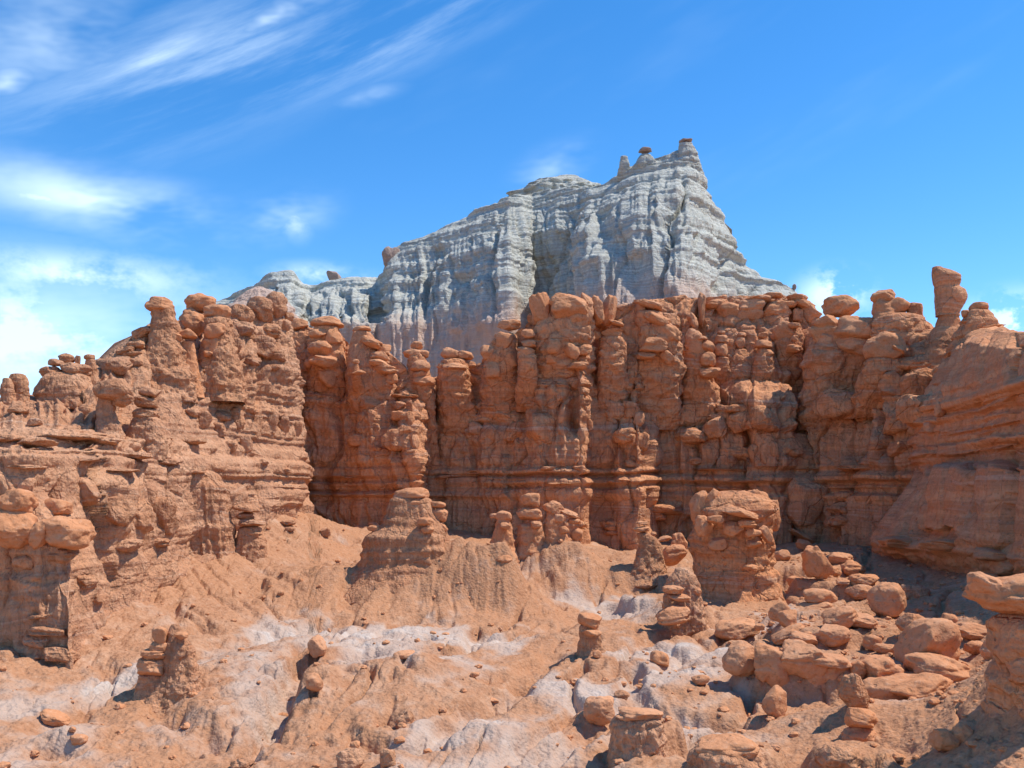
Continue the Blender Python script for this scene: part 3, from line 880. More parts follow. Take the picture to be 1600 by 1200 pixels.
def lathe(name, outline, d, mat='knob', parent=None, depk=0.85, rough=1.0, seg=None, block=0.28, step=1.6, foot=30, layer=1.0, rilled=0.0, merge=0.0):
    """standing rock from its outline rows (py, left, right) from bottom to top, with real depth"""
    _seed[0] += 1
    sd = _seed[0]
    o = sorted(outline, key=lambda r: -r[0])
    fl = 0.2 if merge == 0 else -0.05
    o = [(o[0][0] + foot, o[0][1] - foot * fl, o[0][2] + foot * fl)] + o
    py = np.array([r[0] for r in o], float)
    L = np.array([r[1] for r in o], float)
    R_ = np.array([r[2] for r in o], float)
    n = max(10, int((py[0] - py[-1]) / step))
    q = np.linspace(py[0], py[-1], n)
    Lq, Rq = np.interp(-q, -py, L), np.interp(-q, -py, R_)
    Lq, Rq = blur(Lq, 1, 0), blur(Rq, 1, 0)
    top = []
    wt = Rq[-1] - Lq[-1]
    for f, up in ((0.93, 0.05), (0.78, 0.10), (0.55, 0.14), (0.3, 0.16), (0.06, 0.165)):
        top.append((q[-1] - up * wt * 0.8, (Lq[-1] + Rq[-1]) / 2 - wt / 2 * f, (Lq[-1] + Rq[-1]) / 2 + wt / 2 * f))
    q = np.r_[q, [t[0] for t in top]]
    Lq, Rq = np.r_[Lq, [t[1] for t in top]], np.r_[Rq, [t[2] for t in top]]
    k = d / F
    cx, rx = ((Lq + Rq) / 2 - 800) * k, (Rq - Lq) / 2 * k
    z = CZ + (HZ - q) * k
    seg = seg or int(np.clip((R_.max() - L.min()) * 1.9, 24, 220))
    th = np.linspace(0, 2 * math.pi, seg, endpoint=False)
    ct, st = np.cos(th)[None], np.sin(th)[None]
    sq = (np.abs(ct) ** 2.7 + np.abs(st) ** 2.7) ** (-1 / 2.7)
    X = cx[:, None] + rx[:, None] * ct * sq
    Y = d + rx[:, None] * depk * st * sq
    Y = Y + merge * (np.clip(1 - (z - z[0]) / (0.75 * (z[-1] - z[0])), 0, 1) ** 1.3)[:, None]
    Z = np.broadcast_to(z[:, None], X.shape)
    P = np.stack([X, Y, Z], -1)
    sc = 1.0
    zw = Z + 0.25 * fbm(P * 0.7, 2, sd)
    lay = vnoise(np.stack([zw * 2.4, X * 0.1, Y * 0.1], -1), sd + 1) * 0.6 + np.clip(vnoise(np.stack([zw * 6.5, X * 0.2, Y * 0.2], -1), sd + 2) * 2, -1, 1) * 0.35
    dia = np.median(rx)
    ar = th[None] * dia
    f1, f2, idr = worley2(np.broadcast_to(ar, X.shape) / (dia * 1.0 + 0.1) + 0.3 * fbm(P * 1.2, 2, sd + 3), Z / (dia * 0.75 + 0.12), sd + 4)
    e = np.clip((f2 - f1) / 0.4, 0, 1)
    D = 0.10 * layer * lay + block * (0.24 * np.sqrt(1 - (1 - e) ** 2) - 0.16 + 0.2 * (idr - 0.5)) + 0.20 * fbm(P * 1.3 / max(dia, 0.3), 3, sd + 6) * rough + 0.10 * rough * fbm(P * 4.5 / max(dia, .4), 3, sd + 7, 0.6)
    if rilled:
        D = D + rilled * 0.16 * ridged(np.stack([np.cos(th)[None] * 5 + 0 * Z, np.sin(th)[None] * 5 + 0 * Z, Z * 0.35], -1), 2, sd + 8)
    sz = np.minimum(rx, dia * 1.4)[:, None]
    D = D * sz * 0.8
    P = P + np.stack([ct * D, st * D * depk, D * 0.0], -1)
    base = np.array([cx[0], d, z[1]])
    if parent is not None and parent.type == 'EMPTY':
        base = np.array(parent.location)
    m = mesh_obj(name, P.reshape(-1, 3) - base, grid_faces(P.shape[0], seg, True), M[mat], parent)
    if parent is None or parent.type != 'EMPTY':
        m.location = base
    return m


def hoodoo(label, cat, base, parts, d=None, group=None, name='hoodoo', mat='knob', merge=0.0):
    """a hoodoo: an Empty at its foot with its pillar, caps and blocks"""
    if d is None:
        d = dep(*base)
    e = bpy.data.objects.new(name, None)
    e.empty_display_size = 0.3
    e.location = W(base[0], base[1], d)
    COL.objects.link(e)
    tag(e, label, cat, group)
    for p in parts:
        if p[0] == 'lathe':
            kw = dict(mat=mat, merge=merge)
            kw.update(p[2] if len(p) > 2 else {})
            dd = d + kw.pop('dd', 0)
            nm = kw.pop('name', 'pillar')
            lathe(nm, p[1], dd, parent=e, **kw)
        else:
            nm, px, py, w, h = p[:5]
            kw = dict(mat='knob' if mat == 'cliff' else mat, d=d, off=0.0)
            kind, rot = 'k', 0.0
            for x in p[5:]:
                if isinstance(x, str):
                    kind = x
                elif isinstance(x, dict):
                    x = dict(x)
                    if 'dd' in x:
                        kw['d'] = d + x.pop('dd')
                    kw.update(x)
                else:
                    rot = x
            rock(nm, px, py, w, h, kind, rot, parent=e, **kw)
    return e


def crest(px):
    q = COLLIDERS[3].reshape(-1, 3)
    x = q[:, 0] / q[:, 1] * F + 800
    y = HZ - (q[:, 2] - CZ) / q[:, 1] * F
    k = np.abs(x - px) < 5
    i = np.argmin(np.where(k, y, 1e9))
    return float(y[i]), float(q[i, 1])


def boulder(label, px, py, w, h, kind='b', rot=0.0, cat='boulder', name='boulder', group=None, **kw):
    o = rock(name, px, py, w, h, kind, rot, **kw)
    return tag(o, label, cat, group)


def knobs(cliff, rows, mat='knob', **kw):
    c = bpy.data.objects[cliff]
    grow = kw.pop('grow', 1.0)
    for r in rows:
        k = dict(kw)
        kind, rot = 'k', 0.0
        for x in r[4:]:
            if isinstance(x, str):
                kind = x
            elif isinstance(x, dict):
                k.update(x)
            else:
                rot = x
        rock('knob', r[0], r[1], r[2] * grow, r[3] * grow, kind, rot, parent=c, mat=mat, **k)


# ------------------------------------------------------------------ hoodoos on the left cliff
hoodoo('pair of stubby stone fingers at the outer end of the descending cliff ridge', 'hoodoo', (22, 650), [
    ('lathe', [(656, -2, 24), (625, 2, 24), (602, 3, 21), (592, 5, 17)]),
    ('lathe', [(656, 16, 48), (630, 20, 45), (608, 17, 43), (592, 16, 41), (586, 19, 38)], dict(dd=0.3))], d=28.0, mat='dusty')
hoodoo('broad rock cluster crowned by several flat caps and a thin capped finger', 'hoodoo', (100, 690), [
    ('lathe', [(700, 22, 165), (660, 45, 158), (630, 66, 150), (605, 68, 142), (590, 74, 138)], dict(layer=1.6)),
    ('cap_rock', 87, 566, 28, 13, 'c'), ('rock', 80, 583, 34, 22, 'b'), ('cap_rock', 104, 561, 26, 18, 'b', {'dd': .3}), ('rock', 116, 578, 50, 24, 'b'),
    ('rock', 122, 562, 10, 14, 'k', {'dd': .3}), ('lathe', [(612, 132, 160), (585, 133, 152), (566, 133, 149), (560, 135, 147)], dict(dd=.4)), ('cap_rock', 140, 558, 17, 9, 'c', {'dd': .4}),
    ('rock', 118, 632, 22, 20, 'b', {'dd': -1.3}), ('rock', 137, 644, 33, 29, 'b', {'dd': -1.4})], d=29.6, mat='dusty')
hoodoo('toadstool with a wide domed cap leaning over the ledge of the left cliff', 'hoodoo', (172, 690), [
    ('lathe', [(700, 140, 200), (665, 150, 188), (640, 152, 178), (622, 155, 176)]), ('cap_rock', 178, 609, 60, 34, 'c'), ('rock', 193, 625, 34, 24, 'k')], d=27.6, mat='dusty')
hoodoo('stack of three rounded slabs below the tall left hoodoo', 'hoodoo', (228, 668), [
    ('lathe', [(690, 200, 262), (668, 206, 252), (655, 210, 248)]), ('slab', 235, 613, 32, 16, 'k', 8), ('slab', 228, 629, 40, 18, 'k', 6), ('slab', 227, 647, 40, 22, 'b')], d=28.6, mat='dusty')
hoodoo('tall hoodoo with a knobby head standing highest on the left cliff', 'hoodoo', (255, 580), [
    ('lathe', [(600, 205, 300), (570, 218, 290), (545, 229, 284), (522, 237, 279), (505, 240, 275), (492, 239, 272), (482, 240, 271)], dict(mat='dusty', layer=1.5)),
    ('cap_rock', 251, 476, 43, 24, 'w'), ('rock', 273, 527, 24, 18, 'k', 15), ('rock', 258, 510, 28, 11, 's', 15), ('rock', 248, 503, 20, 10, 's', 20), ('rock', 255, 545, 26, 14, 'k')], d=32.6)
hoodoo('bulbous twin boulder hoodoo with one ball set upon another', 'hoodoo', (312, 540), [
    ('rock', 303, 503, 46, 46, 'b'), ('cap_rock', 313, 474, 48, 30, 'b', {'dd': .3}),
    ('lathe', [(600, 305, 378), (555, 314, 370), (520, 320, 362), (500, 322, 358)], dict(mat='dusty', dd=-.6)), ('rock', 341, 489, 42, 27, 'b', {'dd': -.5}), ('rock', 337, 517, 33, 28, 'k', {'dd': -.9}), ('rock', 331, 542, 28, 28, 'k', {'dd': -.9}),
    ('rock', 325, 553, 15, 10, 'k', {'dd': -1.3})], d=34.6)
hoodoo('small mushroom hoodoo in the dark niche beside the twin boulder hoodoo', 'hoodoo', (295, 575), [
    ('lathe', [(592, 282, 312), (560, 286, 306), (535, 285, 302)]), ('cap_rock', 293, 522, 32, 16, 'c')], d=33.0)
knobs('left_cliff', [
    (182, 572, 46, 34, 'b'), (206, 556, 36, 11, 's', -8), (196, 549, 32, 10, 's', -15), (225, 521, 46, 18, 'b', -22), (214, 540, 30, 14, 's', -12), (212, 566, 22, 14),
    (378, 492, 38, 32, 'b'), (406, 483, 46, 40, 'b', 15), (432, 478, 40, 44, 'b', 30), (446, 508, 18, 20, 'b'), (418, 517, 46, 26, 'k', 10), (382, 515, 36, 26, 'b'), (426, 523, 30, 14, 'c', 10), (452, 495, 16, 14, 'b'),
    (368, 540, 22, 24, 'k'), (405, 545, 60, 40, 'k'), (430, 555, 34, 24, 'k'), (395, 565, 26, 14, 's'), (425, 575, 30, 14, 'k'),
    (318, 657, 22, 34, 'k', 28), (345, 650, 34, 18, 'k'), (343, 672, 20, 24, 'k'), (372, 655, 22, 40, 'k'), (392, 642, 24, 12, 's'), (402, 668, 20, 54, 'k'), (424, 665, 22, 50, 'k', 8), (444, 665, 20, 38, 'k', 25), (462, 672, 18, 32, 'k', 30),
    (300, 645, 26, 16, 's'), (360, 700, 22, 22, 'b'), (385, 695, 20, 30, 'k'), (412, 722, 18, 10, 's'), (448, 735, 16, 10, 's'),
    (262, 590, 18, 14, 'k'), (285, 605, 18, 10, 's', 25), (300, 570, 26, 9, 's', 30), (320, 575, 14, 8, 's'), (230, 690, 40, 20, 'k'), (255, 685, 30, 12, 's'), (300, 690, 40, 10, 's'),
    (95, 683, 150, 22, 'b', -2, {'off': .8}), (60, 692, 60, 16, 'b'), (160, 690, 60, 14, 's'), (10, 685, 50, 14, 's'), (55, 660, 24, 14, 's'), (30, 640, 30, 14, 's'),
    (215, 712, 44, 12, 's'), (262, 722, 40, 10, 's'), (130, 718, 60, 8, 's'), (40, 730, 60, 8, 's'), (190, 735, 60, 7, 's'), (300, 738, 44, 8, 's'),
    (95, 868, 56, 26, 'k'), (40, 880, 40, 34, 'b'),
    (132, 768, 56, 46, 'k', {'off': 0.6}), (175, 800, 60, 60, 'k', {'off': 0.65}), (215, 810, 44, 64, 'k', {'off': 0.65}), (252, 805, 50, 64, 'k', {'off': 0.65}), (190, 852, 60, 22, 'k', {'off': 0.5}), (245, 848, 44, 16, 's'),
    (70, 962, 50, 14, 's', -4), (84, 985, 60, 16, 's', 3), (60, 1000, 44, 24, 'b'), (95, 1022, 60, 26, 'k'), (130, 910, 40, 24, 'k'), (150, 935, 30, 16, 's')], off=0.5, mat='dusty')
knobs('left_cliff', [(26, 785, 62, 44, 'b'), (22, 826, 80, 62, 'b', 8), (62, 834, 26, 50, 'b', 25), (88, 792, 48, 28, 'c'), (101, 832, 82, 54, 'b')], off=0.05, mat='knob')
lathe('fluted_buttress', [(886, 268, 364), (850, 270, 360), (805, 270, 354), (760, 272, 348), (742, 280, 340)], 30.5, 'dusty', bpy.data.objects['left_cliff'], rilled=.8, block=.12, rough=.7)
hoodoo('squat two-layer goblin of flat rocks on the left talus slope', 'hoodoo', (390, 845), [
    ('lathe', [(850, 368, 416), (838, 372, 412), (826, 375, 408)]), ('cap_rock', 386, 793, 42, 13, 'c', 8), ('rock', 384, 806, 26, 14, 'k'), ('slab', 393, 817, 46, 13, 's'), ('slab', 391, 830, 40, 14, 'k')], d=31.0, mat='dusty')
boulder('flat slab perched on a neck of soil near the two-layer goblin', 450, 817, 26, 9, 's', -4, mat='dusty')
boulder('lens shaped stone under the flat perched slab on the talus', 454, 827, 16, 8, 'b', mat='dusty')
boulder('elongated boulder sliding down the shoulder of the left talus', 503, 798, 34, 14, 'b', 38)
boulder('knobby stone with a long shadow at the foot of the left shoulder', 508, 832, 18, 14, 'k', mat='dusty')
boulder('squared stone half sunk in the talus above the white wash', 438, 927, 11, 8, 'k', mat='dusty')
boulder('small block on the crest behind the owl faced hoodoo', 585, 820, 18, 8, 'k', mat='dusty')
lathe('grey_knoll', [(540, 320, 490), (500, 345, 470), (480, 362, 456), (466, 376, 442), (455, 388, 426), (450, 398, 412)], 62.0, 'butte', rilled=.6, block=.2)
tag(bpy.data.objects['grey_knoll'], kind='structure')

# ------------------------------------------------------------------ hoodoos along the back cliff
hoodoo('shaded corner hoodoo with a square head next to the left cliff edge', 'hoodoo', (466, 600), [
    ('lathe', [(680, 462, 500), (600, 455, 496), (550, 450, 492), (522, 454, 484)]), ('cap_rock', 469, 507, 26, 19, 'k'), ('rock', 458, 562, 28, 12, 's'), ('rock', 463, 553, 18, 7, 's')], d=47.5, merge=1.7, mat='cliff')
hoodoo('hoodoo with a wide beret cap and stacked lips below it', 'hoodoo', (510, 620), [
    ('lathe', [(690, 486, 548), (620, 484, 543), (575, 484, 540), (540, 485, 537), (514, 489, 533)]), ('cap_rock', 512, 503, 54, 19, 'c'), ('rock', 498, 522, 32, 16, 'k', {'dd': -.5}), ('rock', 522, 526, 28, 28, 'k', {'dd': -.4}),
    ('rock', 500, 545, 38, 26, 'w', 8, {'dd': -.8}), ('rock', 507, 565, 46, 20, 'b', {'dd': -.9}), ('rock', 482, 568, 14, 16, 'b', {'dd': -.4}), ('rock', 510, 592, 30, 28, 'k', {'dd': -.6})], d=46.7, merge=1.7, mat='cliff')
hoodoo('hoodoo with a thin flat hat and a jutting chin of ledges', 'hoodoo', (570, 600), [
    ('lathe', [(690, 545, 640), (640, 543, 628), (600, 542, 614), (570, 543, 598), (540, 547, 586), (520, 552, 579)]), ('cap_rock', 565, 514, 30, 9, 'c'), ('rock', 580, 535, 38, 16, 'k', 20, {'dd': -.6}), ('rock', 600, 546, 22, 16, 'k', {'dd': -.3}),
    ('slab', 594, 557, 30, 14, 's', {'dd': -.7}), ('slab', 592, 567, 30, 12, 's', {'dd': -.9}), ('rock', 602, 578, 36, 14, 'k', {'dd': -.7}), ('rock', 612, 592, 20, 18, 'k', {'dd': -.5})], d=46.1, merge=1.7, mat='cliff')
hoodoo('tiny goblin figure on a ledge below the flat hatted hoodoo', 'hoodoo', (556, 596), [
    ('lathe', [(600, 548, 566), (585, 552, 562), (570, 552, 560)]), ('cap_rock', 556, 565, 12, 8, 'b'), ('slab', 560, 582, 24, 8, 's')], d=44.7, merge=1.7, mat='cliff')
hoodoo('short hoodoo wearing two drooping hats in the gap of the wall', 'hoodoo', (655, 640), [
    ('lathe', [(745, 652, 684), (690, 653, 682), (640, 645, 680), (605, 634, 676), (575, 637, 670), (555, 640, 664)]), ('cap_rock', 651, 540, 20, 13, 'b'), ('rock', 644, 552, 30, 15, 'b'), ('rock', 662, 553, 18, 12, 'b'), ('cap_rock', 657, 572, 32, 20, 'c', {'dd': -.5}), ('rock', 655, 586, 20, 14, 'b', {'dd': -.6}), ('cap_rock', 662, 595, 36, 17, 'c', {'dd': -.4})], d=46.7, merge=1.7, mat='cliff')
hoodoo('low broad hoodoo with a split round crown in the gap of the wall', 'hoodoo', (710, 620), [
    ('lathe', [(680, 680, 748), (630, 680, 742), (600, 680, 736), (580, 684, 732), (565, 690, 728)]), ('cap_rock', 703, 553, 30, 21, 'b'), ('cap_rock', 726, 556, 28, 15, 'b', 10), ('slab', 710, 573, 40, 12, 'c', {'dd': -.5}), ('rock', 690, 572, 15, 11, 'b', {'dd': -.3}), ('rock', 722, 587, 14, 16, 'k', {'dd': -.5}), ('rock', 735, 570, 18, 12, 'b')], d=47.3, merge=1.7, mat='cliff')
hoodoo('rounded shoulder hoodoo left of the flat faced great block', 'hoodoo', (790, 620), [
    ('lathe', [(640, 748, 815), (600, 752, 812), (560, 758, 810), (525, 772, 808)]), ('cap_rock', 795, 509, 38, 18, 'b'), ('rock', 763, 551, 26, 24, 'b', {'dd': -.4}), ('rock', 787, 533, 32, 28, 'k', {'dd': -.4}), ('rock', 770, 578, 24, 26, 'k', {'dd': -.5}), ('rock', 800, 560, 22, 26, 'k', {'dd': -.5})], d=46.3, merge=1.7, mat='cliff')
hoodoo('three pancake goblin pressed against the great block', 'hoodoo', (825, 590), [
    ('lathe', [(610, 806, 842), (580, 810, 840), (555, 812, 838)]), ('cap_rock', 825, 522, 22, 15, 'b'), ('slab', 826, 537, 24, 13, 'b'), ('slab', 822, 551, 28, 20, 'b')], d=45.1, merge=1.7, mat='cliff')
hoodoo('great flat faced block crowning the central buttress with fingers beside it', 'hoodoo', (890, 600), [
    ('lathe', [(660, 832, 926), (610, 830, 924), (570, 830, 926), (530, 832, 930), (500, 836, 930)], dict(block=.4)),
    ('cap_rock', 887, 481, 62, 46, 'k', {'dd': -.9, 'seed': 1203}), ('rock', 845, 485, 34, 52, 'k', -10, {'dd': -.7}), ('rock', 918, 483, 20, 52, 'k', -5, {'dd': -.8}), ('rock', 934, 484, 18, 46, 'k', -6, {'dd': -.6}),
    ('rock', 951, 486, 26, 50, 'w', 18, {'dd': .3}), ('slab', 963, 505, 26, 8, 's', 14, {'dd': -.2}), ('rock', 853, 519, 34, 32, 'b', {'dd': -.9}), ('rock', 886, 522, 28, 28, 'b', {'dd': -1.1}), ('rock', 912, 521, 30, 24, 'k', {'dd': -.9}),
    ('rock', 866, 541, 26, 26, 'b', {'dd': -1.4}), ('rock', 892, 549, 30, 22, 'k', 20, {'dd': -1.2}), ('rock', 914, 547, 24, 18, 'k', {'dd': -1.1}), ('slab', 902, 572, 36, 12, 's', {'dd': -1.2}), ('rock', 860, 562, 20, 16, 'k', {'dd': -1.2})], d=46.3, merge=1.7, mat='cliff')
hoodoo('barrel hoodoo of four thick rings right of the great block', 'hoodoo', (955, 610), [
    ('lathe', [(650, 928, 985), (610, 930, 982), (590, 932, 980), (530, 938, 974)]), ('cap_rock', 955, 521, 34, 15, 'k'), ('rock', 955, 536, 36, 15, 'k'), ('rock', 953, 555, 38, 24, 'b'), ('rock', 956, 577, 48, 18, 'k'), ('rock', 933, 524, 13, 15, 'b'), ('rock', 975, 550, 10, 34, 'k')], d=46.5, merge=1.7, mat='cliff')
hoodoo('layered head of tilted slabs above a long bearded boulder face', 'hoodoo', (1020, 600), [
    ('lathe', [(640, 990, 1068), (600, 990, 1068), (560, 992, 1066), (520, 994, 1058), (490, 994, 1030)]), ('slab', 1012, 476, 48, 14, 's', 16), ('slab', 1000, 481, 20, 15, 'k'), ('slab', 1026, 500, 46, 20, 'w', 22, {'dd': -.5}), ('rock', 1040, 527, 48, 44, 'b', 20, {'dd': -.5}),
    ('rock', 1020, 541, 44, 26, 'k', {'dd': -1.0}), ('rock', 1042, 556, 18, 26, 'k', -38, {'dd': -1.1}), ('rock', 1010, 556, 30, 12, 's', {'dd': -1.0}), ('slab', 1044, 512, 20, 8, 's', 25, {'dd': -.8})], d=47.3, merge=1.7, mat='cliff')
hoodoo('smooth shouldered hoodoo beside a narrow upright fin', 'hoodoo', (1090, 610), [
    ('lathe', [(650, 1062, 1130), (610, 1062, 1122), (580, 1064, 1112), (550, 1066, 1106)]), ('rock', 1084, 533, 28, 42, 'k', {'dd': -.3}), ('fin', 1096, 482, 11, 56, 's', {'dd': 1.6}), ('rock', 1083, 500, 14, 26, 'k', -25, {'dd': .8}),
    ('cap_rock', 1098, 528, 16, 7, 'c', {'dd': -.6}), ('rock', 1106, 541, 24, 18, 'c', 15, {'dd': -.5}), ('rock', 1106, 562, 26, 24, 'b', {'dd': -.7}), ('rock', 1108, 583, 34, 16, 'k', {'dd': -.8})], d=48.5, merge=1.7, mat='cliff')
hoodoo('slim goblin with a button hat of two balls', 'hoodoo', (1127, 590), [
    ('lathe', [(600, 1114, 1144), (580, 1117, 1140), (560, 1118, 1138)]), ('cap_rock', 1127, 520, 13, 6, 's'), ('head', 1127, 530, 21, 14, 'b'), ('rock', 1127, 547, 22, 22, 'b')], d=49.5, merge=1.7, mat='cliff')
hoodoo('goblin with a small round head on a wide bell body', 'hoodoo', (1157, 590), [
    ('lathe', [(600, 1130, 1186), (580, 1138, 1178), (560, 1140, 1172), (548, 1146, 1168)]), ('cap_rock', 1159, 523, 15, 8, 'c'), ('head', 1157, 535, 19, 20, 'b'), ('rock', 1142, 536, 10, 12, 'b')], d=49.9, merge=1.7, mat='cliff')
hoodoo('goblin with a ball on a brimmed hat over a conical body', 'hoodoo', (1195, 600), [
    ('lathe', [(640, 1162, 1226), (600, 1172, 1216), (575, 1176, 1210), (555, 1180, 1208)]), ('cap_rock', 1192, 524, 17, 11, 'b'), ('rock', 1194, 538, 32, 14, 'c'), ('rock', 1196, 553, 28, 22, 'k')], d=49.1, merge=1.7, mat='cliff')
hoodoo('square face hoodoo with heavy lips under the skyline', 'hoodoo', (1225, 590), [
    ('lathe', [(620, 1206, 1262), (580, 1208, 1258), (540, 1210, 1256), (510, 1214, 1250)]), ('rock', 1224, 525, 36, 46, 'k', {'dd': -.2}), ('slab', 1240, 509, 19, 9, 's', {'dd': -.7}), ('rock', 1242, 529, 11, 11, 'b', {'dd': -.9}), ('rock', 1241, 545, 26, 13, 'b', {'dd': -.9})], d=49.8, merge=1.7, mat='cliff')
knobs('back_cliff', [
    (1140, 490, 46, 34, 'b'), (1170, 485, 48, 40, 'k'), (1212, 488, 48, 34, 'k'), (1225, 476, 40, 12, 's'), (1206, 462, 34, 9, 's'), (1246, 466, 32, 12, 's'), (1256, 477, 36, 14, 's', 22), (1265, 492, 36, 28, 'k', 28), (1276, 508, 30, 20, 'b', 20), (1246, 492, 16, 20),
    (1060, 485, 50, 44, 'k'), (1180, 470, 50, 14, 's'), (1120, 476, 40, 18, 's')], off=0.3, d=50.8)
knobs('back_cliff', [
    (1275, 540, 40, 50), (1290, 570, 50, 30),
    (618, 686, 38, 34, 'c', {'off': -0.1}), (558, 688, 26, 18, 'b'), (574, 634, 22, 9, 's'), (581, 650, 13, 20), (585, 668, 16, 14), (632, 619, 38, 6, 's'), (626, 634, 18, 12), (640, 634, 10, 16), (625, 650, 24, 14), (640, 655, 14, 22), (632, 672, 18, 12), (648, 690, 14, 20), (590, 700, 12, 8), (640, 715, 20, 22, 'k'), (645, 735, 16, 12),
    (700, 688, 32, 26, 'b'), (742, 672, 24, 22), (765, 678, 28, 30), (805, 675, 40, 24, 'k', -20), (845, 670, 40, 44, 'k', {'off': .6}), (780, 640, 34, 30, 'k', {'off': .5}), (830, 620, 30, 34, 'k', {'off': .5}), (870, 620, 30, 40, 'k', {'off': .5}), (900, 600, 30, 20, 'k'), (880, 588, 24, 12, 's'),
    (915, 640, 14, 20), (920, 665, 12, 18), (912, 612, 16, 12), (922, 690, 12, 20), (916, 720, 14, 12), (905, 732, 20, 8, 's'), (860, 732, 34, 7, 's'),
    (975, 681, 32, 22, 'b', {'off': 0.0}), (972, 612, 30, 8, 's'), (988, 722, 22, 16), (1004, 690, 18, 26), (998, 655, 16, 20), (1008, 672, 14, 16), (985, 640, 24, 24, {'off': .5}), (960, 640, 30, 30, {'off': .6}),
    (1030, 590, 18, 8, 's'), (1028, 604, 16, 8, 's'), (1060, 612, 34, 8, 's'), (1128, 640, 18, 10, 's'), (1120, 652, 30, 9, 's'), (1118, 668, 36, 30, 'b', {'off': -0.1}), (1080, 680, 44, 24, 'b', {'off': 0.0}), (1070, 650, 30, 34, 'k', {'off': .5}), (1098, 640, 26, 26, {'off': .5}),
    (1158, 655, 40, 38, 'b', {'off': -0.3}), (1154, 639, 40, 12, 'c', {'off': -0.2}), (1197, 655, 44, 34, 'k', 10, {'off': -0.2}), (1174, 662, 14, 18, 'b', {'off': -0.6}), (1186, 642, 30, 12, 's', 10), (1150, 708, 60, 24, 'k'), (1178, 711, 14, 30, 'k', -10), (1194, 710, 14, 30, 'k', -10), (1209, 706, 13, 28, 'k', -8), (1080, 720, 40, 14, 's'),
    (1045, 790, 56, 28, 'k'), (1040, 778, 34, 18, 'k'), (1042, 796, 56, 13, 'w', 6, {'off': -0.3}), (1028, 806, 22, 14), (958, 822, 36, 20, 'b'), (962, 833, 34, 10, 's'), (905, 818, 26, 10, 's', 15),
    (1258, 785, 60, 76, 'k', {'off': .55}), (1320, 776, 30, 16, 'b'), (1318, 795, 48, 19, 'b'), (1318, 814, 48, 22, 'b'), (1290, 800, 16, 60, 'k', {'off': .5}),
    (1310, 632, 62, 42, 'b', {'off': -0.35}), (1300, 614, 54, 14, 's', -8), (1276, 624, 26, 22, 'w', -10), (1286, 652, 24, 50, 'k', 8), (1250, 648, 66, 32, 'k', -18), (1225, 668, 34, 20, 'k', -20), (1235, 700, 36, 26, 'k', {'off': .5}),
    (1350, 640, 26, 22, 'b'), (1395, 605, 46, 44, 'k'), (1380, 640, 46, 40, 'k'), (1434, 600, 50, 40, 'k'), (1428, 640, 48, 40, 'k'), (1406, 660, 38, 32, 'k', {'off': 0.0}), (1442, 672, 44, 36, 'k'), (1430, 570, 70, 20, 's'), (1380, 690, 50, 30, 'k'), (1415, 700, 40, 24, 'k'),
    (760, 738, 60, 7, 's'), (700, 745, 50, 6, 's'), (1130, 735, 80, 7, 's'), (1260, 733, 90, 7, 's'), (1350, 730, 80, 8, 's'), (1280, 752, 110, 7, 's'), (1180, 752, 80, 6, 's'), (560, 745, 80, 6, 's'), (1090, 752, 60, 6, 's'), (880, 755, 60, 6, 's'), (970, 752, 40, 6, 's')], off=0.75, grow=1.18, mat='cliff')

# ------------------------------------------------------------------ the right skyline
hoodoo('egg shaped balanced boulder on the skyline above two swollen blocks', 'balanced rock', (1315, 600), [
    ('lathe', [(640, 1258, 1372), (600, 1262, 1366), (560, 1264, 1362), (525, 1272, 1356), (510, 1290, 1345)], dict(block=.3)),
    ('cap_rock', 1316, 479, 60, 35, 'b', {'dd': .5}), ('rock', 1292, 522, 62, 54, 'k', {'dd': -.3}), ('rock', 1336, 514, 66, 42, 'c', 6, {'dd': -1.1}), ('rock', 1336, 542, 62, 34, 'k', {'dd': -1.0}), ('rock', 1292, 556, 56, 30, 'k', {'dd': -.4})], d=46.9, merge=1.7, mat='cliff')
hoodoo('blocky skyline pillar with a small lumpy head and a side column', 'hoodoo', (1400, 570), [
    ('lathe', [(600, 1352, 1470), (550, 1358, 1462), (520, 1362, 1452), (500, 1364, 1440)], dict(block=.4)), ('rock', 1390, 488, 58, 48, 'k'), ('cap_rock', 1379, 463, 38, 22, 'b'), ('rock', 1392, 520, 66, 34, 'k', {'dd': -.3}),
    ('lathe', [(540, 1410, 1450), (510, 1418, 1444), (490, 1418, 1440), (480, 1418, 1440)], dict(dd=-.3)), ('cap_rock', 1429, 477, 24, 8, 'c', {'dd': -.3})], d=45.3, merge=1.7, mat='cliff')
hoodoo('pale wedge of rock with a sharp lit brow beneath the blocky pillar', 'hoodoo', (1384, 580), [
    ('lathe', [(620, 1345, 1420), (590, 1350, 1412), (565, 1352, 1406)]), ('cap_rock', 1380, 545, 62, 50, 'w', 14), ('slab', 1402, 544, 30, 12, 's', 30, {'dd': -.6})], d=43.5, merge=1.7, mat='cliff')
hoodoo('lone slender spire with a notched pointed head on the skyline', 'hoodoo', (1482, 540), [
    ('lathe', [(560, 1436, 1520), (540, 1446, 1512), (522, 1455, 1504), (508, 1465, 1499), (495, 1467, 1496), (484, 1468, 1496)], dict(block=.15, rough=.4, merge=0.0)),
    ('lathe', [(490, 1464, 1497), (482, 1463, 1501), (472, 1463, 1507), (462, 1463, 1509), (454, 1462, 1505), (448, 1463, 1496), (440, 1460, 1499), (431, 1458, 1499), (424, 1457, 1488), (418, 1457, 1470)], dict(block=.06, rough=.3, foot=4, name='head', layer=.4, merge=0.0))], d=43.1, merge=1.7, mat='cliff')
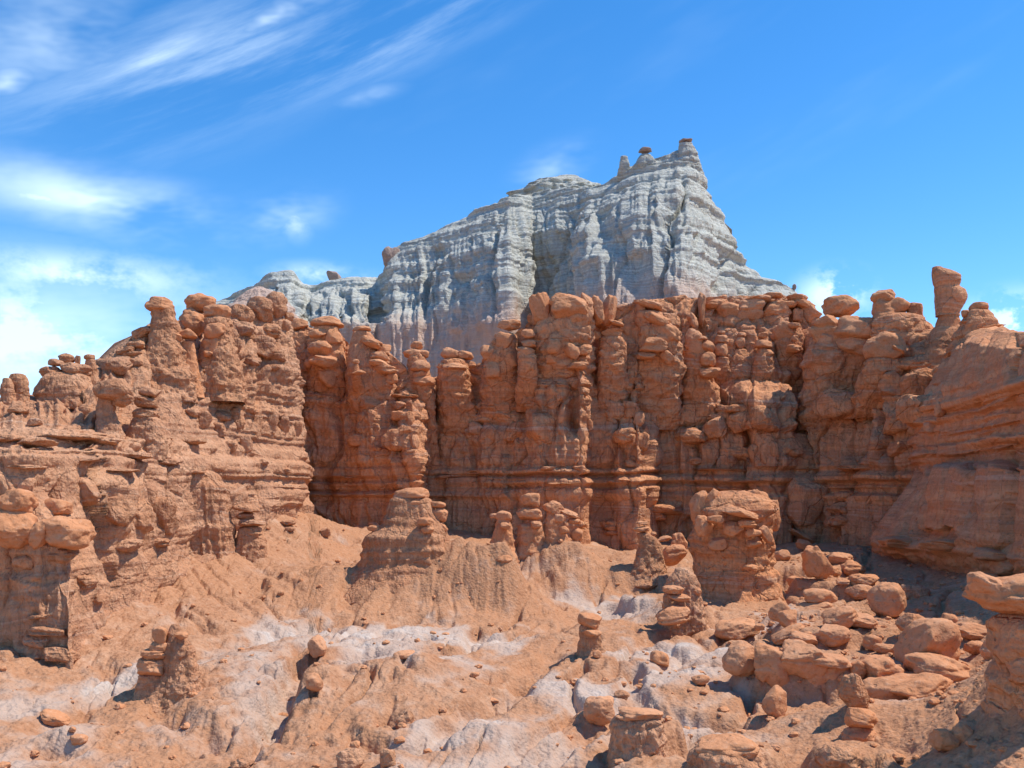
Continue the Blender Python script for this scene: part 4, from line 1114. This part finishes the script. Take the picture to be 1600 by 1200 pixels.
hoodoo('small capped summit of thin plates above the right cliff', 'hoodoo', (1530, 530), [
    ('lathe', [(560, 1488, 1580), (535, 1496, 1568), (515, 1504, 1560), (500, 1508, 1552), (488, 1510, 1548)], dict(layer=2.5, block=.2)), ('cap_rock', 1531, 480, 32, 17, 'b'), ('slab', 1531, 493, 42, 8, 's'), ('slab', 1527, 504, 52, 8, 's', -4), ('slab', 1535, 513, 60, 8, 's', -6), ('rock', 1508, 490, 14, 12, 'k')], d=39.1, merge=1.7, mat='cliff')
knobs('right_cliff', [
    (1470, 640, 20, 26), (1455, 668, 24, 18),
    (1405, 848, 70, 20, 'k', 5), (1480, 853, 90, 22, 'k', 5), (1560, 868, 90, 22, 'k', 6)], off=0.4)

# ------------------------------------------------------------------ hoodoos standing on the valley floor
hoodoo('owl faced hoodoo with a flat overhanging cap on the central cone', 'hoodoo', (640, 930), [
    ('lathe', [(985, 455, 820), (962, 490, 785), (940, 515, 755), (920, 533, 732), (900, 550, 712), (872, 571, 702), (836, 575, 695), (824, 598, 690), (800, 607, 678), (782, 612, 671)], dict(mat='dusty', block=.14, rough=.4, depk=.8, rilled=.5)),
    ('cap_rock', 641, 772, 58, 20, 'c', -3, {'seed': 5}), ('rock', 640, 792, 52, 26, 'b', {'dd': -.1}), ('cap_rock', 684, 789, 26, 11, 'b', {'dd': -.1}), ('rock', 686, 806, 28, 24, 'b', {'dd': -.1}), ('rock', 687, 824, 26, 16, 'b', {'dd': -.1}),
    ('rock', 665, 815, 26, 14, 'b', {'dd': -.9}), ('rock', 668, 828, 22, 12, 'b', {'dd': -.9}), ('rock', 585, 826, 22, 11, 'k', {'dd': -.3})], d=29.6)
hoodoo('low capped stub at the end of the ridge beside the owl faced hoodoo', 'hoodoo', (790, 930), [
    ('lathe', [(940, 750, 825), (915, 760, 808), (890, 768, 800), (880, 772, 798)], dict(mat='cliff', block=.2)), ('cap_rock', 786, 874, 30, 16, 'b', -10)], d=28.6)
hoodoo('goblin with a bowed head on the cone behind the owl faced hoodoo', 'hoodoo', (785, 860), [
    ('lathe', [(880, 755, 812), (850, 766, 802), (828, 772, 799), (812, 776, 796)]), ('cap_rock', 787, 806, 26, 17, 'b'), ('rock', 772, 806, 14, 8, 's'), ('rock', 790, 822, 18, 12, 'b', {'dd': -.4})], d=33.6)
hoodoo('two block hoodoo with a squared head in the middle of the rear cone', 'hoodoo', (828, 860), [
    ('lathe', [(885, 798, 862), (850, 805, 852), (822, 809, 849)]), ('head', 828, 781, 32, 22, 'k'), ('rock', 827, 803, 42, 20, 'k'), ('rock', 838, 820, 18, 12, 'b', {'dd': -.5})], d=34.0)
hoodoo('hooded figure shaped hoodoo with a beak and tumbling slabs on the rear cone', 'hoodoo', (866, 855), [
    ('lathe', [(875, 842, 905), (845, 848, 890), (820, 852, 882), (800, 856, 876)]), ('cap_rock', 865, 793, 34, 22, 'w', 25), ('rock', 874, 810, 16, 14, 'b', {'dd': -.5}), ('slab', 890, 802, 34, 10, 's', 22), ('slab', 897, 814, 22, 10, 'b'), ('rock', 882, 828, 16, 13, 'b', {'dd': -.4}), ('rock', 901, 835, 20, 20, 'b')], d=34.2)
hoodoo('slanted hoodoo with two thin pancakes on top by the heap of round boulders', 'hoodoo', (1012, 885), [
    ('lathe', [(905, 975, 1050), (880, 990, 1038), (855, 999, 1034), (842, 998, 1026), (834, 996, 1014)], dict(mat='dusty', block=.2)), ('slab', 1004, 817, 19, 7, 'b'), ('slab', 1002, 827, 28, 10, 'b'), ('rock', 1021, 834, 9, 7, 'b')], d=33.0)
boulder('upright oval boulder leaning on the heap behind the pancake hoodoo', 1061, 850, 26, 36, 'b', -15, d=35.0)
boulder('heart shaped boulder in front of the upright oval boulder', 1050, 868, 48, 34, 'b', -20, d=34.2)
boulder('small loaf of rock laid on the heap behind the pancake hoodoo', 1036, 842, 28, 9, 'b', -12, d=34.0)
hoodoo('massive many columned pinnacle with folded slabs across its face', 'hoodoo', (1150, 930), [
    ('lathe', [(985, 1030, 1275), (960, 1062, 1240), (930, 1080, 1218), (895, 1086, 1206), (860, 1084, 1202), (825, 1084, 1206), (795, 1088, 1206), (780, 1096, 1198)], dict(mat='cliff', block=.32, rough=.7)),
    ('head', 1092, 792, 28, 52, 'k', {'dd': -.3}), ('head', 1113, 783, 27, 40, 'b', {'dd': -.5}), ('head', 1146, 786, 48, 40, 'k', {'dd': -.3}), ('head', 1182, 790, 40, 52, 'b', -8, {'dd': -.3}), ('head', 1206, 806, 26, 50, 'b', -12, {'dd': -.1}), ('rock', 1100, 822, 30, 34, 'k', {'dd': -1.2}), ('rock', 1146, 826, 34, 24, 'b', {'dd': -1.3}),
    ('slab', 1158, 801, 58, 15, 'b', 14, {'dd': -1.6}), ('rock', 1118, 811, 26, 14, 'b', {'dd': -1.5}), ('slab', 1168, 818, 30, 12, 's', {'dd': -1.7}), ('rock', 1176, 832, 26, 15, 'b', {'dd': -1.5}), ('slab', 1178, 850, 24, 12, 's', {'dd': -1.4}), ('rock', 1197, 835, 14, 30, 'k', -30, {'dd': -1.2}), ('cap_rock', 1172, 886, 26, 9, 'b', {'dd': -1.5}), ('rock', 1120, 850, 30, 24, 'k', {'dd': -1.1})], d=31.6)
hoodoo('tapering pinnacle with knobs down its front at the bend of the wash', 'hoodoo', (1065, 1000), [
    ('lathe', [(1015, 1016, 1126), (990, 1030, 1108), (955, 1036, 1099), (920, 1040, 1092), (900, 1048, 1086), (890, 1054, 1080)], dict(mat='dusty', block=.2, rilled=.5)), ('rock', 1052, 921, 36, 13, 's', {'dd': -.7}), ('rock', 1060, 934, 36, 13, 'k', {'dd': -.7}), ('rock', 1051, 960, 54, 30, 'k', {'dd': -.9}), ('rock', 1088, 925, 16, 12, 'k', {'dd': -.3})], d=26.2)
boulder('slab ledge jutting from the slope left of the knobby pinnacle', 1012, 915, 40, 12, 's', -10, mat='dusty')
hoodoo('little hoodoo with a leaning bonnet cap at the centre of the wash', 'hoodoo', (925, 1025), [
    ('lathe', [(1035, 895, 956), (1012, 905, 943), (992, 906, 938), (978, 906, 932)], dict(mat='dusty', block=.2)), ('cap_rock', 921, 970, 38, 24, 'w', 18, {'dd': -.05}), ('slab', 926, 989, 29, 10, 's', {'dd': -.3})], d=22.4)
boulder('round stone at the foot of the bonnet capped hoodoo', 933, 1022, 14, 13, 'b')
hoodoo('knee high hoodoo of stacked slabs casting a long shadow on the left floor', 'hoodoo', (265, 1085), [
    ('lathe', [(1105, 212, 322), (1080, 240, 312), (1050, 256, 308), (1022, 259, 304), (1000, 262, 292), (984, 265, 283), (976, 268, 279)], dict(mat='dusty', block=.3)),
    ('rock', 250, 993, 26, 28, 'k', {'dd': -.1}), ('rock', 249, 1010, 30, 20, 'k', {'dd': -.1}), ('slab', 242, 1023, 40, 20, 'k', {'dd': -.12}), ('rock', 235, 1043, 46, 34, 'b', {'dd': -.15}), ('lathe', [(1100, 205, 262), (1075, 214, 256), (1055, 218, 252)], dict(mat='dusty', dd=-.1, block=.3)), ('rock', 284, 993, 20, 12, 'k', {'dd': -.2})], d=19.6)
boulder('dark tilted slab lying in the pale sand of the left floor', 86, 1123, 46, 20, 'w', 25)
boulder('stubby boulder at the tip of the left floor shadow', 123, 1156, 25, 19, 'b')
boulder('pebble sized rock between the tilted slab and the stubby boulder', 113, 1140, 13, 10, 'k')
boulder('egg of rock perched on the crest of the small floor mound', 496, 1010, 27, 34, 'k', -20, off=.1)
boulder('cracked boulder on the flank under the perched egg', 491, 1066, 32, 30, 'b', 20, off=.1)
boulder('overhanging brim of rock on the broad rilled mound', 632, 1022, 38, 13, 'c', -8)
boulder('flake of rock sitting on the pale crust near the rilled mound', 742, 1054, 15, 9, 's', -15)
boulder('thin flat stone lying in the gully of the rilled mound', 768, 1093, 24, 8, 's', 8)
boulder('smooth bulge of rock at the foot of the rilled mound', 632, 1128, 30, 36, 'b', mat='dusty', off=.5)
boulder('weathered stump on the lower edge of the floor', 548, 1188, 44, 36, 'b', mat='dusty', off=.4)
boulder('split stump next to the weathered stump', 606, 1184, 26, 30, 'k', mat='dusty', off=.3)
boulder('pale topped rock poking out of the floor near the split stump', 378, 1194, 36, 16, 'k', mat='dusty')
boulder('nearly spherical split boulder throwing a shadow on bare soil', 936, 1110, 50, 46, 'b', seed=431, off=.1)
boulder('dark triangular block on the white crust of the wash', 1033, 1029, 32, 22, 'w', 15)
boulder('small brown wedge on the white crust below the triangular block', 1095, 1062, 27, 15, 'w', -12)
boulder('chip of rock tipped into the gully beside the crust', 1004, 1068, 14, 14, 'k')
boulder('flat block in the soil above the split sphere boulder', 972, 1086, 26, 14, 'k', mat='dusty')
hoodoo('broad cracked ledge block cut off at the floor beside the split sphere boulder', 'rock ledge', (1000, 1190), [
    ('lathe', [(1240, 945, 1075), (1190, 955, 1050), (1150, 958, 1040), (1125, 962, 1034)], dict(mat='dusty', block=.5)), ('slab', 998, 1117, 76, 22, 's', 4)], d=15.6, name='rock_ledge')
hoodoo('smooth topped bedrock ledge with a rounded front corner', 'rock ledge', (1150, 1195), [
    ('lathe', [(1240, 1075, 1230), (1200, 1082, 1210), (1178, 1086, 1195)], dict(mat='dusty', block=.5)), ('slab', 1135, 1170, 100, 34, 'k', -6)], d=14.4, name='rock_ledge')
boulder('log shaped boulder with a small nub lying on the sand of the wash', 1149, 984, 72, 33, 'b', -4, seed=77, off=.1)
boulder('nub of stone touching the end of the log shaped boulder', 1186, 980, 16, 12, 'b', d=24.0)
boulder('big potato shaped boulder overhanging a shaded hollow', 1160, 1030, 58, 56, 'b', 20, off=-.1, seed=91)

# ------------------------------------------------------------------ the boulder field on the right
RF = [
    ('cracked block wedged behind the potato shaped boulder', 1204, 1042, 48, 64, 'k', 0, {}),
    ('table topped stone with a brim in the upper boulder field', 1280, 931, 46, 20, 'c', 0, {'d': 26.6}),
    ('thick slab carrying the brimmed table stone', 1272, 950, 48, 20, 'k', 0, {'d': 26.4}),
    ('plinth of rock under the brimmed table stone', 1266, 974, 50, 30, 'k', 0, {'d': 26.2}),
    ('rounded stone left of the brimmed table stone', 1218, 956, 28, 28, 'b', 0, {}),
    ('square stone with a bright top below the rounded stone', 1230, 968, 28, 27, 'k', 0, {}),
    ('seal shaped boulder with a raised head in the boulder field', 1312, 966, 50, 30, 'b', -20, {}),
    ('low flat tail of rock behind the seal shaped boulder', 1340, 969, 54, 20, 'b', 6, {}),
    ('upright shaded block under the seal shaped boulder', 1300, 994, 50, 30, 'k', 0, {}),
    ('curved rib of rock beside the square bright stone', 1232, 990, 48, 18, 'b', -25, {}),
    ('lit hump of rock below the brimmed table stone', 1254, 1000, 40, 20, 'b', 10, {}),
    ('dark jointed block beneath the lit hump', 1250, 1030, 60, 50, 'k', 0, {}),
    ('cushion shaped cap with a crisp overhang in the boulder field', 1292, 1031, 62, 20, 'c', 5, {'d': 18.8}),
    ('flaring pedestal under the cushion shaped cap', 1290, 1062, 74, 64, 'k', 0, {'d': 19.0}),
    ('leaning buttress of grey soil beside the flaring pedestal', 1333, 1082, 40, 56, 'k', -25, {'mat': 'dusty'}),
    ('crooked lump of rock with a small horn', 1362, 1004, 26, 22, 'k', 20, {}),
    ('pitted lump right of the crooked horned lump', 1384, 1014, 34, 18, 'k', 15, {}),
    ('narrow upright stone next to the flaring pedestal', 1341, 1046, 22, 26, 'b', 0, {}),
    ('jointed block below the pitted lump', 1374, 1048, 60, 40, 'k', 0, {}),
    ('bright edged shard leaning on the jointed block', 1386, 1042, 24, 12, 's', -35, {}),
    ('angular stone leaning behind the giant pear boulder', 1424, 976, 40, 32, 'k', 10, {'d': 22.0}),
    ('giant smooth pear shaped boulder of the right field', 1451, 1009, 92, 72, 'b', -28, {'seed': 333, 'd': 19.2}),
    ('small peaked stone behind the giant pear boulder', 1483, 969, 24, 22, 'k', 20, {'d': 21.5}),
    ('long dark block lying right of the giant pear boulder', 1524, 988, 66, 26, 'k', 8, {'d': 21.0}),
    ('dusty cobble in the shade below the long dark block', 1524, 1012, 28, 18, 'b', 0, {}),
    ('tilted shaded stone at the end of the long dark block', 1551, 1018, 30, 34, 'b', -30, {}),
    ('pitted ledge supporting the giant pear boulder', 1470, 1044, 96, 36, 'k', 8, {'d': 18.4}),
    ('shaded footing block below the pitted ledge', 1440, 1075, 110, 46, 'k', -8, {'d': 18.0}),
    ('dark jointed footing left of the shaded footing block', 1390, 1080, 80, 50, 'k', 0, {'d': 18.2}),
    ('two sided wedge boulder at the edge of the lower slope', 1212, 1097, 36, 44, 'w', 15, {}),
    ('leaning bonnet stone of the small hoodoo on the lower slope', 1346, 1124, 46, 32, 'w', 22, {'d': 15.6}),
    ('stub of bedrock under the leaning bonnet stone', 1342, 1152, 50, 34, 'k', 0, {'d': 15.7}),
    ('dusty ledge below the bonnet stone stub', 1310, 1185, 60, 40, 'k', 0, {'mat': 'dusty'}),
    ('round shaded boulder resting on the dark bank', 1480, 1156, 42, 34, 'b', 0, {}),
    ('half buried boulder behind the round shaded boulder', 1504, 1146, 30, 30, 'b', 0, {'off': .8}),
    ('tiny bright pebble stone in front of the pitted ledge', 1411, 1067, 8, 7, 'b', 0, {}),
    ('tall egg boulder standing in the alcove shade', 1274, 880, 36, 50, 'b', -20, {}),
    ('bright helmet stone on the alcove rubble', 1256, 851, 24, 17, 'b', 0, {}),
    ('long splinter of rock propped on the helmet stone', 1254, 838, 40, 9, 's', 32, {}),
    ('knuckle of rock at the mouth of the alcove', 1222, 868, 24, 19, 'b', 0, {}),
    ('squat dome boulder in the alcove shade', 1332, 889, 36, 22, 'b', 0, {}),
    ('flat shaded block behind the squat dome boulder', 1312, 873, 38, 18, 'k', 0, {}),
    ('low shaded cobble between the alcove boulders', 1304, 893, 22, 16, 'b', 0, {}),
    ('large tilted boulder leaning at the alcove mouth', 1386, 938, 50, 50, 'b', -35, {}),
    ('thin capped stone with a lit top in the alcove', 1318, 909, 24, 9, 'c', 0, {}),
    ('ragged block with a lit corner in the alcove', 1350, 907, 40, 18, 'k', 0, {}),
    ('rounded block under the ragged lit block', 1344, 925, 38, 22, 'b', 0, {}),
    ('shaded stump left of the thin capped stone', 1246, 914, 28, 24, 'k', 0, {}),
    ('grey slab half buried on the shaded alcove floor', 1430, 925, 40, 22, 'b', 0, {'mat': 'dusty', 'off': .7}),
    ('brown slab lying against the foot of the right cliff', 1578, 884, 44, 26, 'b', 0, {}),
    ('small slab at the foot of the right cliff beside the brown slab', 1546, 901, 28, 10, 's', 0, {}),
]
for lab, px, py, w, h, kd, rot, kw in RF:
    kd = 'b' if kd == 'k' and w > 1.45 * h else kd
    g = 1.16 if max(w, h) > 24 else 1.0
    boulder(lab, px, py, w * g, h * g, kd, rot, **kw)
hoodoo('big beaked hoodoo head jutting in from the right on a shaded pillar', 'hoodoo', (1640, 1150), [
    ('lathe', [(1270, 1530, 1850), (1180, 1556, 1810), (1100, 1572, 1785), (1030, 1574, 1755), (975, 1562, 1730)], dict(mat='cliff', block=.3)),
    ('cap_rock', 1618, 930, 196, 72, 'b', 4, {'seed': 612}), ('beak', 1540, 914, 56, 36, 'b', 18)], d=13.4)


# ------------------------------------------------------------------ pinnacles on the butte
for lab, out, cap in (
        ('thin stone post with a nub on the crest of the pale butte', [(275, 964, 990), (262, 968, 986), (250, 969, 981), (245, 970, 980)], None),
        ('anvil topped post on the crest of the pale butte', [(265, 985, 1032), (252, 996, 1024), (243, 1001, 1016)], (1008, 235, 21, 8)),
        ('flat topped summit tower of the pale butte', [(300, 1035, 1108), (270, 1048, 1098), (245, 1056, 1090), (226, 1062, 1081)], (1071, 220, 20, 7))):
    cy, cd = crest((out[1][1] + out[1][2]) / 2)
    cd -= 0.5
    e = bpy.data.objects.new('rock_tower', None)
    e.location = W(out[0][1] / 2 + out[0][2] / 2, out[0][0], cd)
    COL.objects.link(e)
    tag(e, lab, 'rock tower')
    lathe('shaft', out, cd, 'butte', e, layer=1.5, block=.2, foot=14, merge=2.0)
    if cap:
        rock('cap_rock', *cap, kind='s', d=cd, off=0, mat='capstone', parent=e)
cy, cd = crest(522)
boulder('brown block capping a notch on the low left arm of the butte', 522, cy - 3, 22, 19, 'k', d=cd, mat='capstone', cat='cap rock', name='cap_rock')
cy, cd = crest(609)
boulder('larger brown block at the step of the butte crest', 611, cy + 14, 28, 36, 'k', 0, d=cd - 2, mat='capstone', cat='cap rock', name='cap_rock')
lathe('crest_knoll', [(310, 800, 960), (298, 825, 945), (288, 848, 925), (280, 868, 905)], 150.0, 'butte', bpy.data.objects['white_butte'], layer=1.6, block=.2)

# ------------------------------------------------------------------ rubble too small to pick apart
def rubble(name, count, seed, pick, size, label):
    rng = np.random.RandomState(seed)
    G = COLLIDERS[4].reshape(-1, 3)
    wgt = pick(G)
    idx = rng.choice(len(G), count, p=wgt / wgt.sum())
    V0, F0 = ico(2)
    Vs, Fs = [], []
    for k, i in enumerate(idx):
        s = size * (0.35 + rng.rand() ** 3 * 2.2)
        v = V0 * np.sign(V0) ** 2
        v = v * (1 + 0.25 * rng.randn(len(V0), 1) * 0.6) * np.array([1, rng.uniform(.7, 1.2), rng.uniform(.45, .8)]) * s
        a = rng.rand() * 6.28
        c, sn = math.cos(a), math.sin(a)
        v = np.stack([v[:, 0] * c - v[:, 1] * sn, v[:, 0] * sn + v[:, 1] * c, v[:, 2]], -1)
        Vs.append(v + G[i] + np.array([0, 0, s * 0.2]))
        Fs.append(F0 + k * len(V0))
    return tag(mesh_obj(name, np.concatenate(Vs), np.concatenate(Fs), M['rubble'], smooth=False), label, 'rubble', kind='stuff')


def _pick(G):
    px = G[:, 0] / G[:, 1] * F + 800
    py = HZ - (G[:, 2] - CZ) / G[:, 1] * F
    w = G[:, 1] * 0.02 + 0 * px
    w = w * (1 + 6 * ((px > 1180) & (py < 1110) & (py > 860)) + 2 * ((px > 1000) & (py > 1050)) + 2 * (fbm(G * 0.5, 2, 4) > 0.35))
    return np.where((px > -60) & (px < 1660) & (py < 1230), w, 0)


cy, cd = crest(1241)
boulder('tiny dark upright stone alone on the slope end of the butte skyline', 1241, cy - 2, 6, 11, 'k', d=cd, mat='capstone', cat='stone', name='standing_stone')
rubble('rubble', 2600, 8, _pick, 0.042, 'scattered small stones lying on the red valley floor')
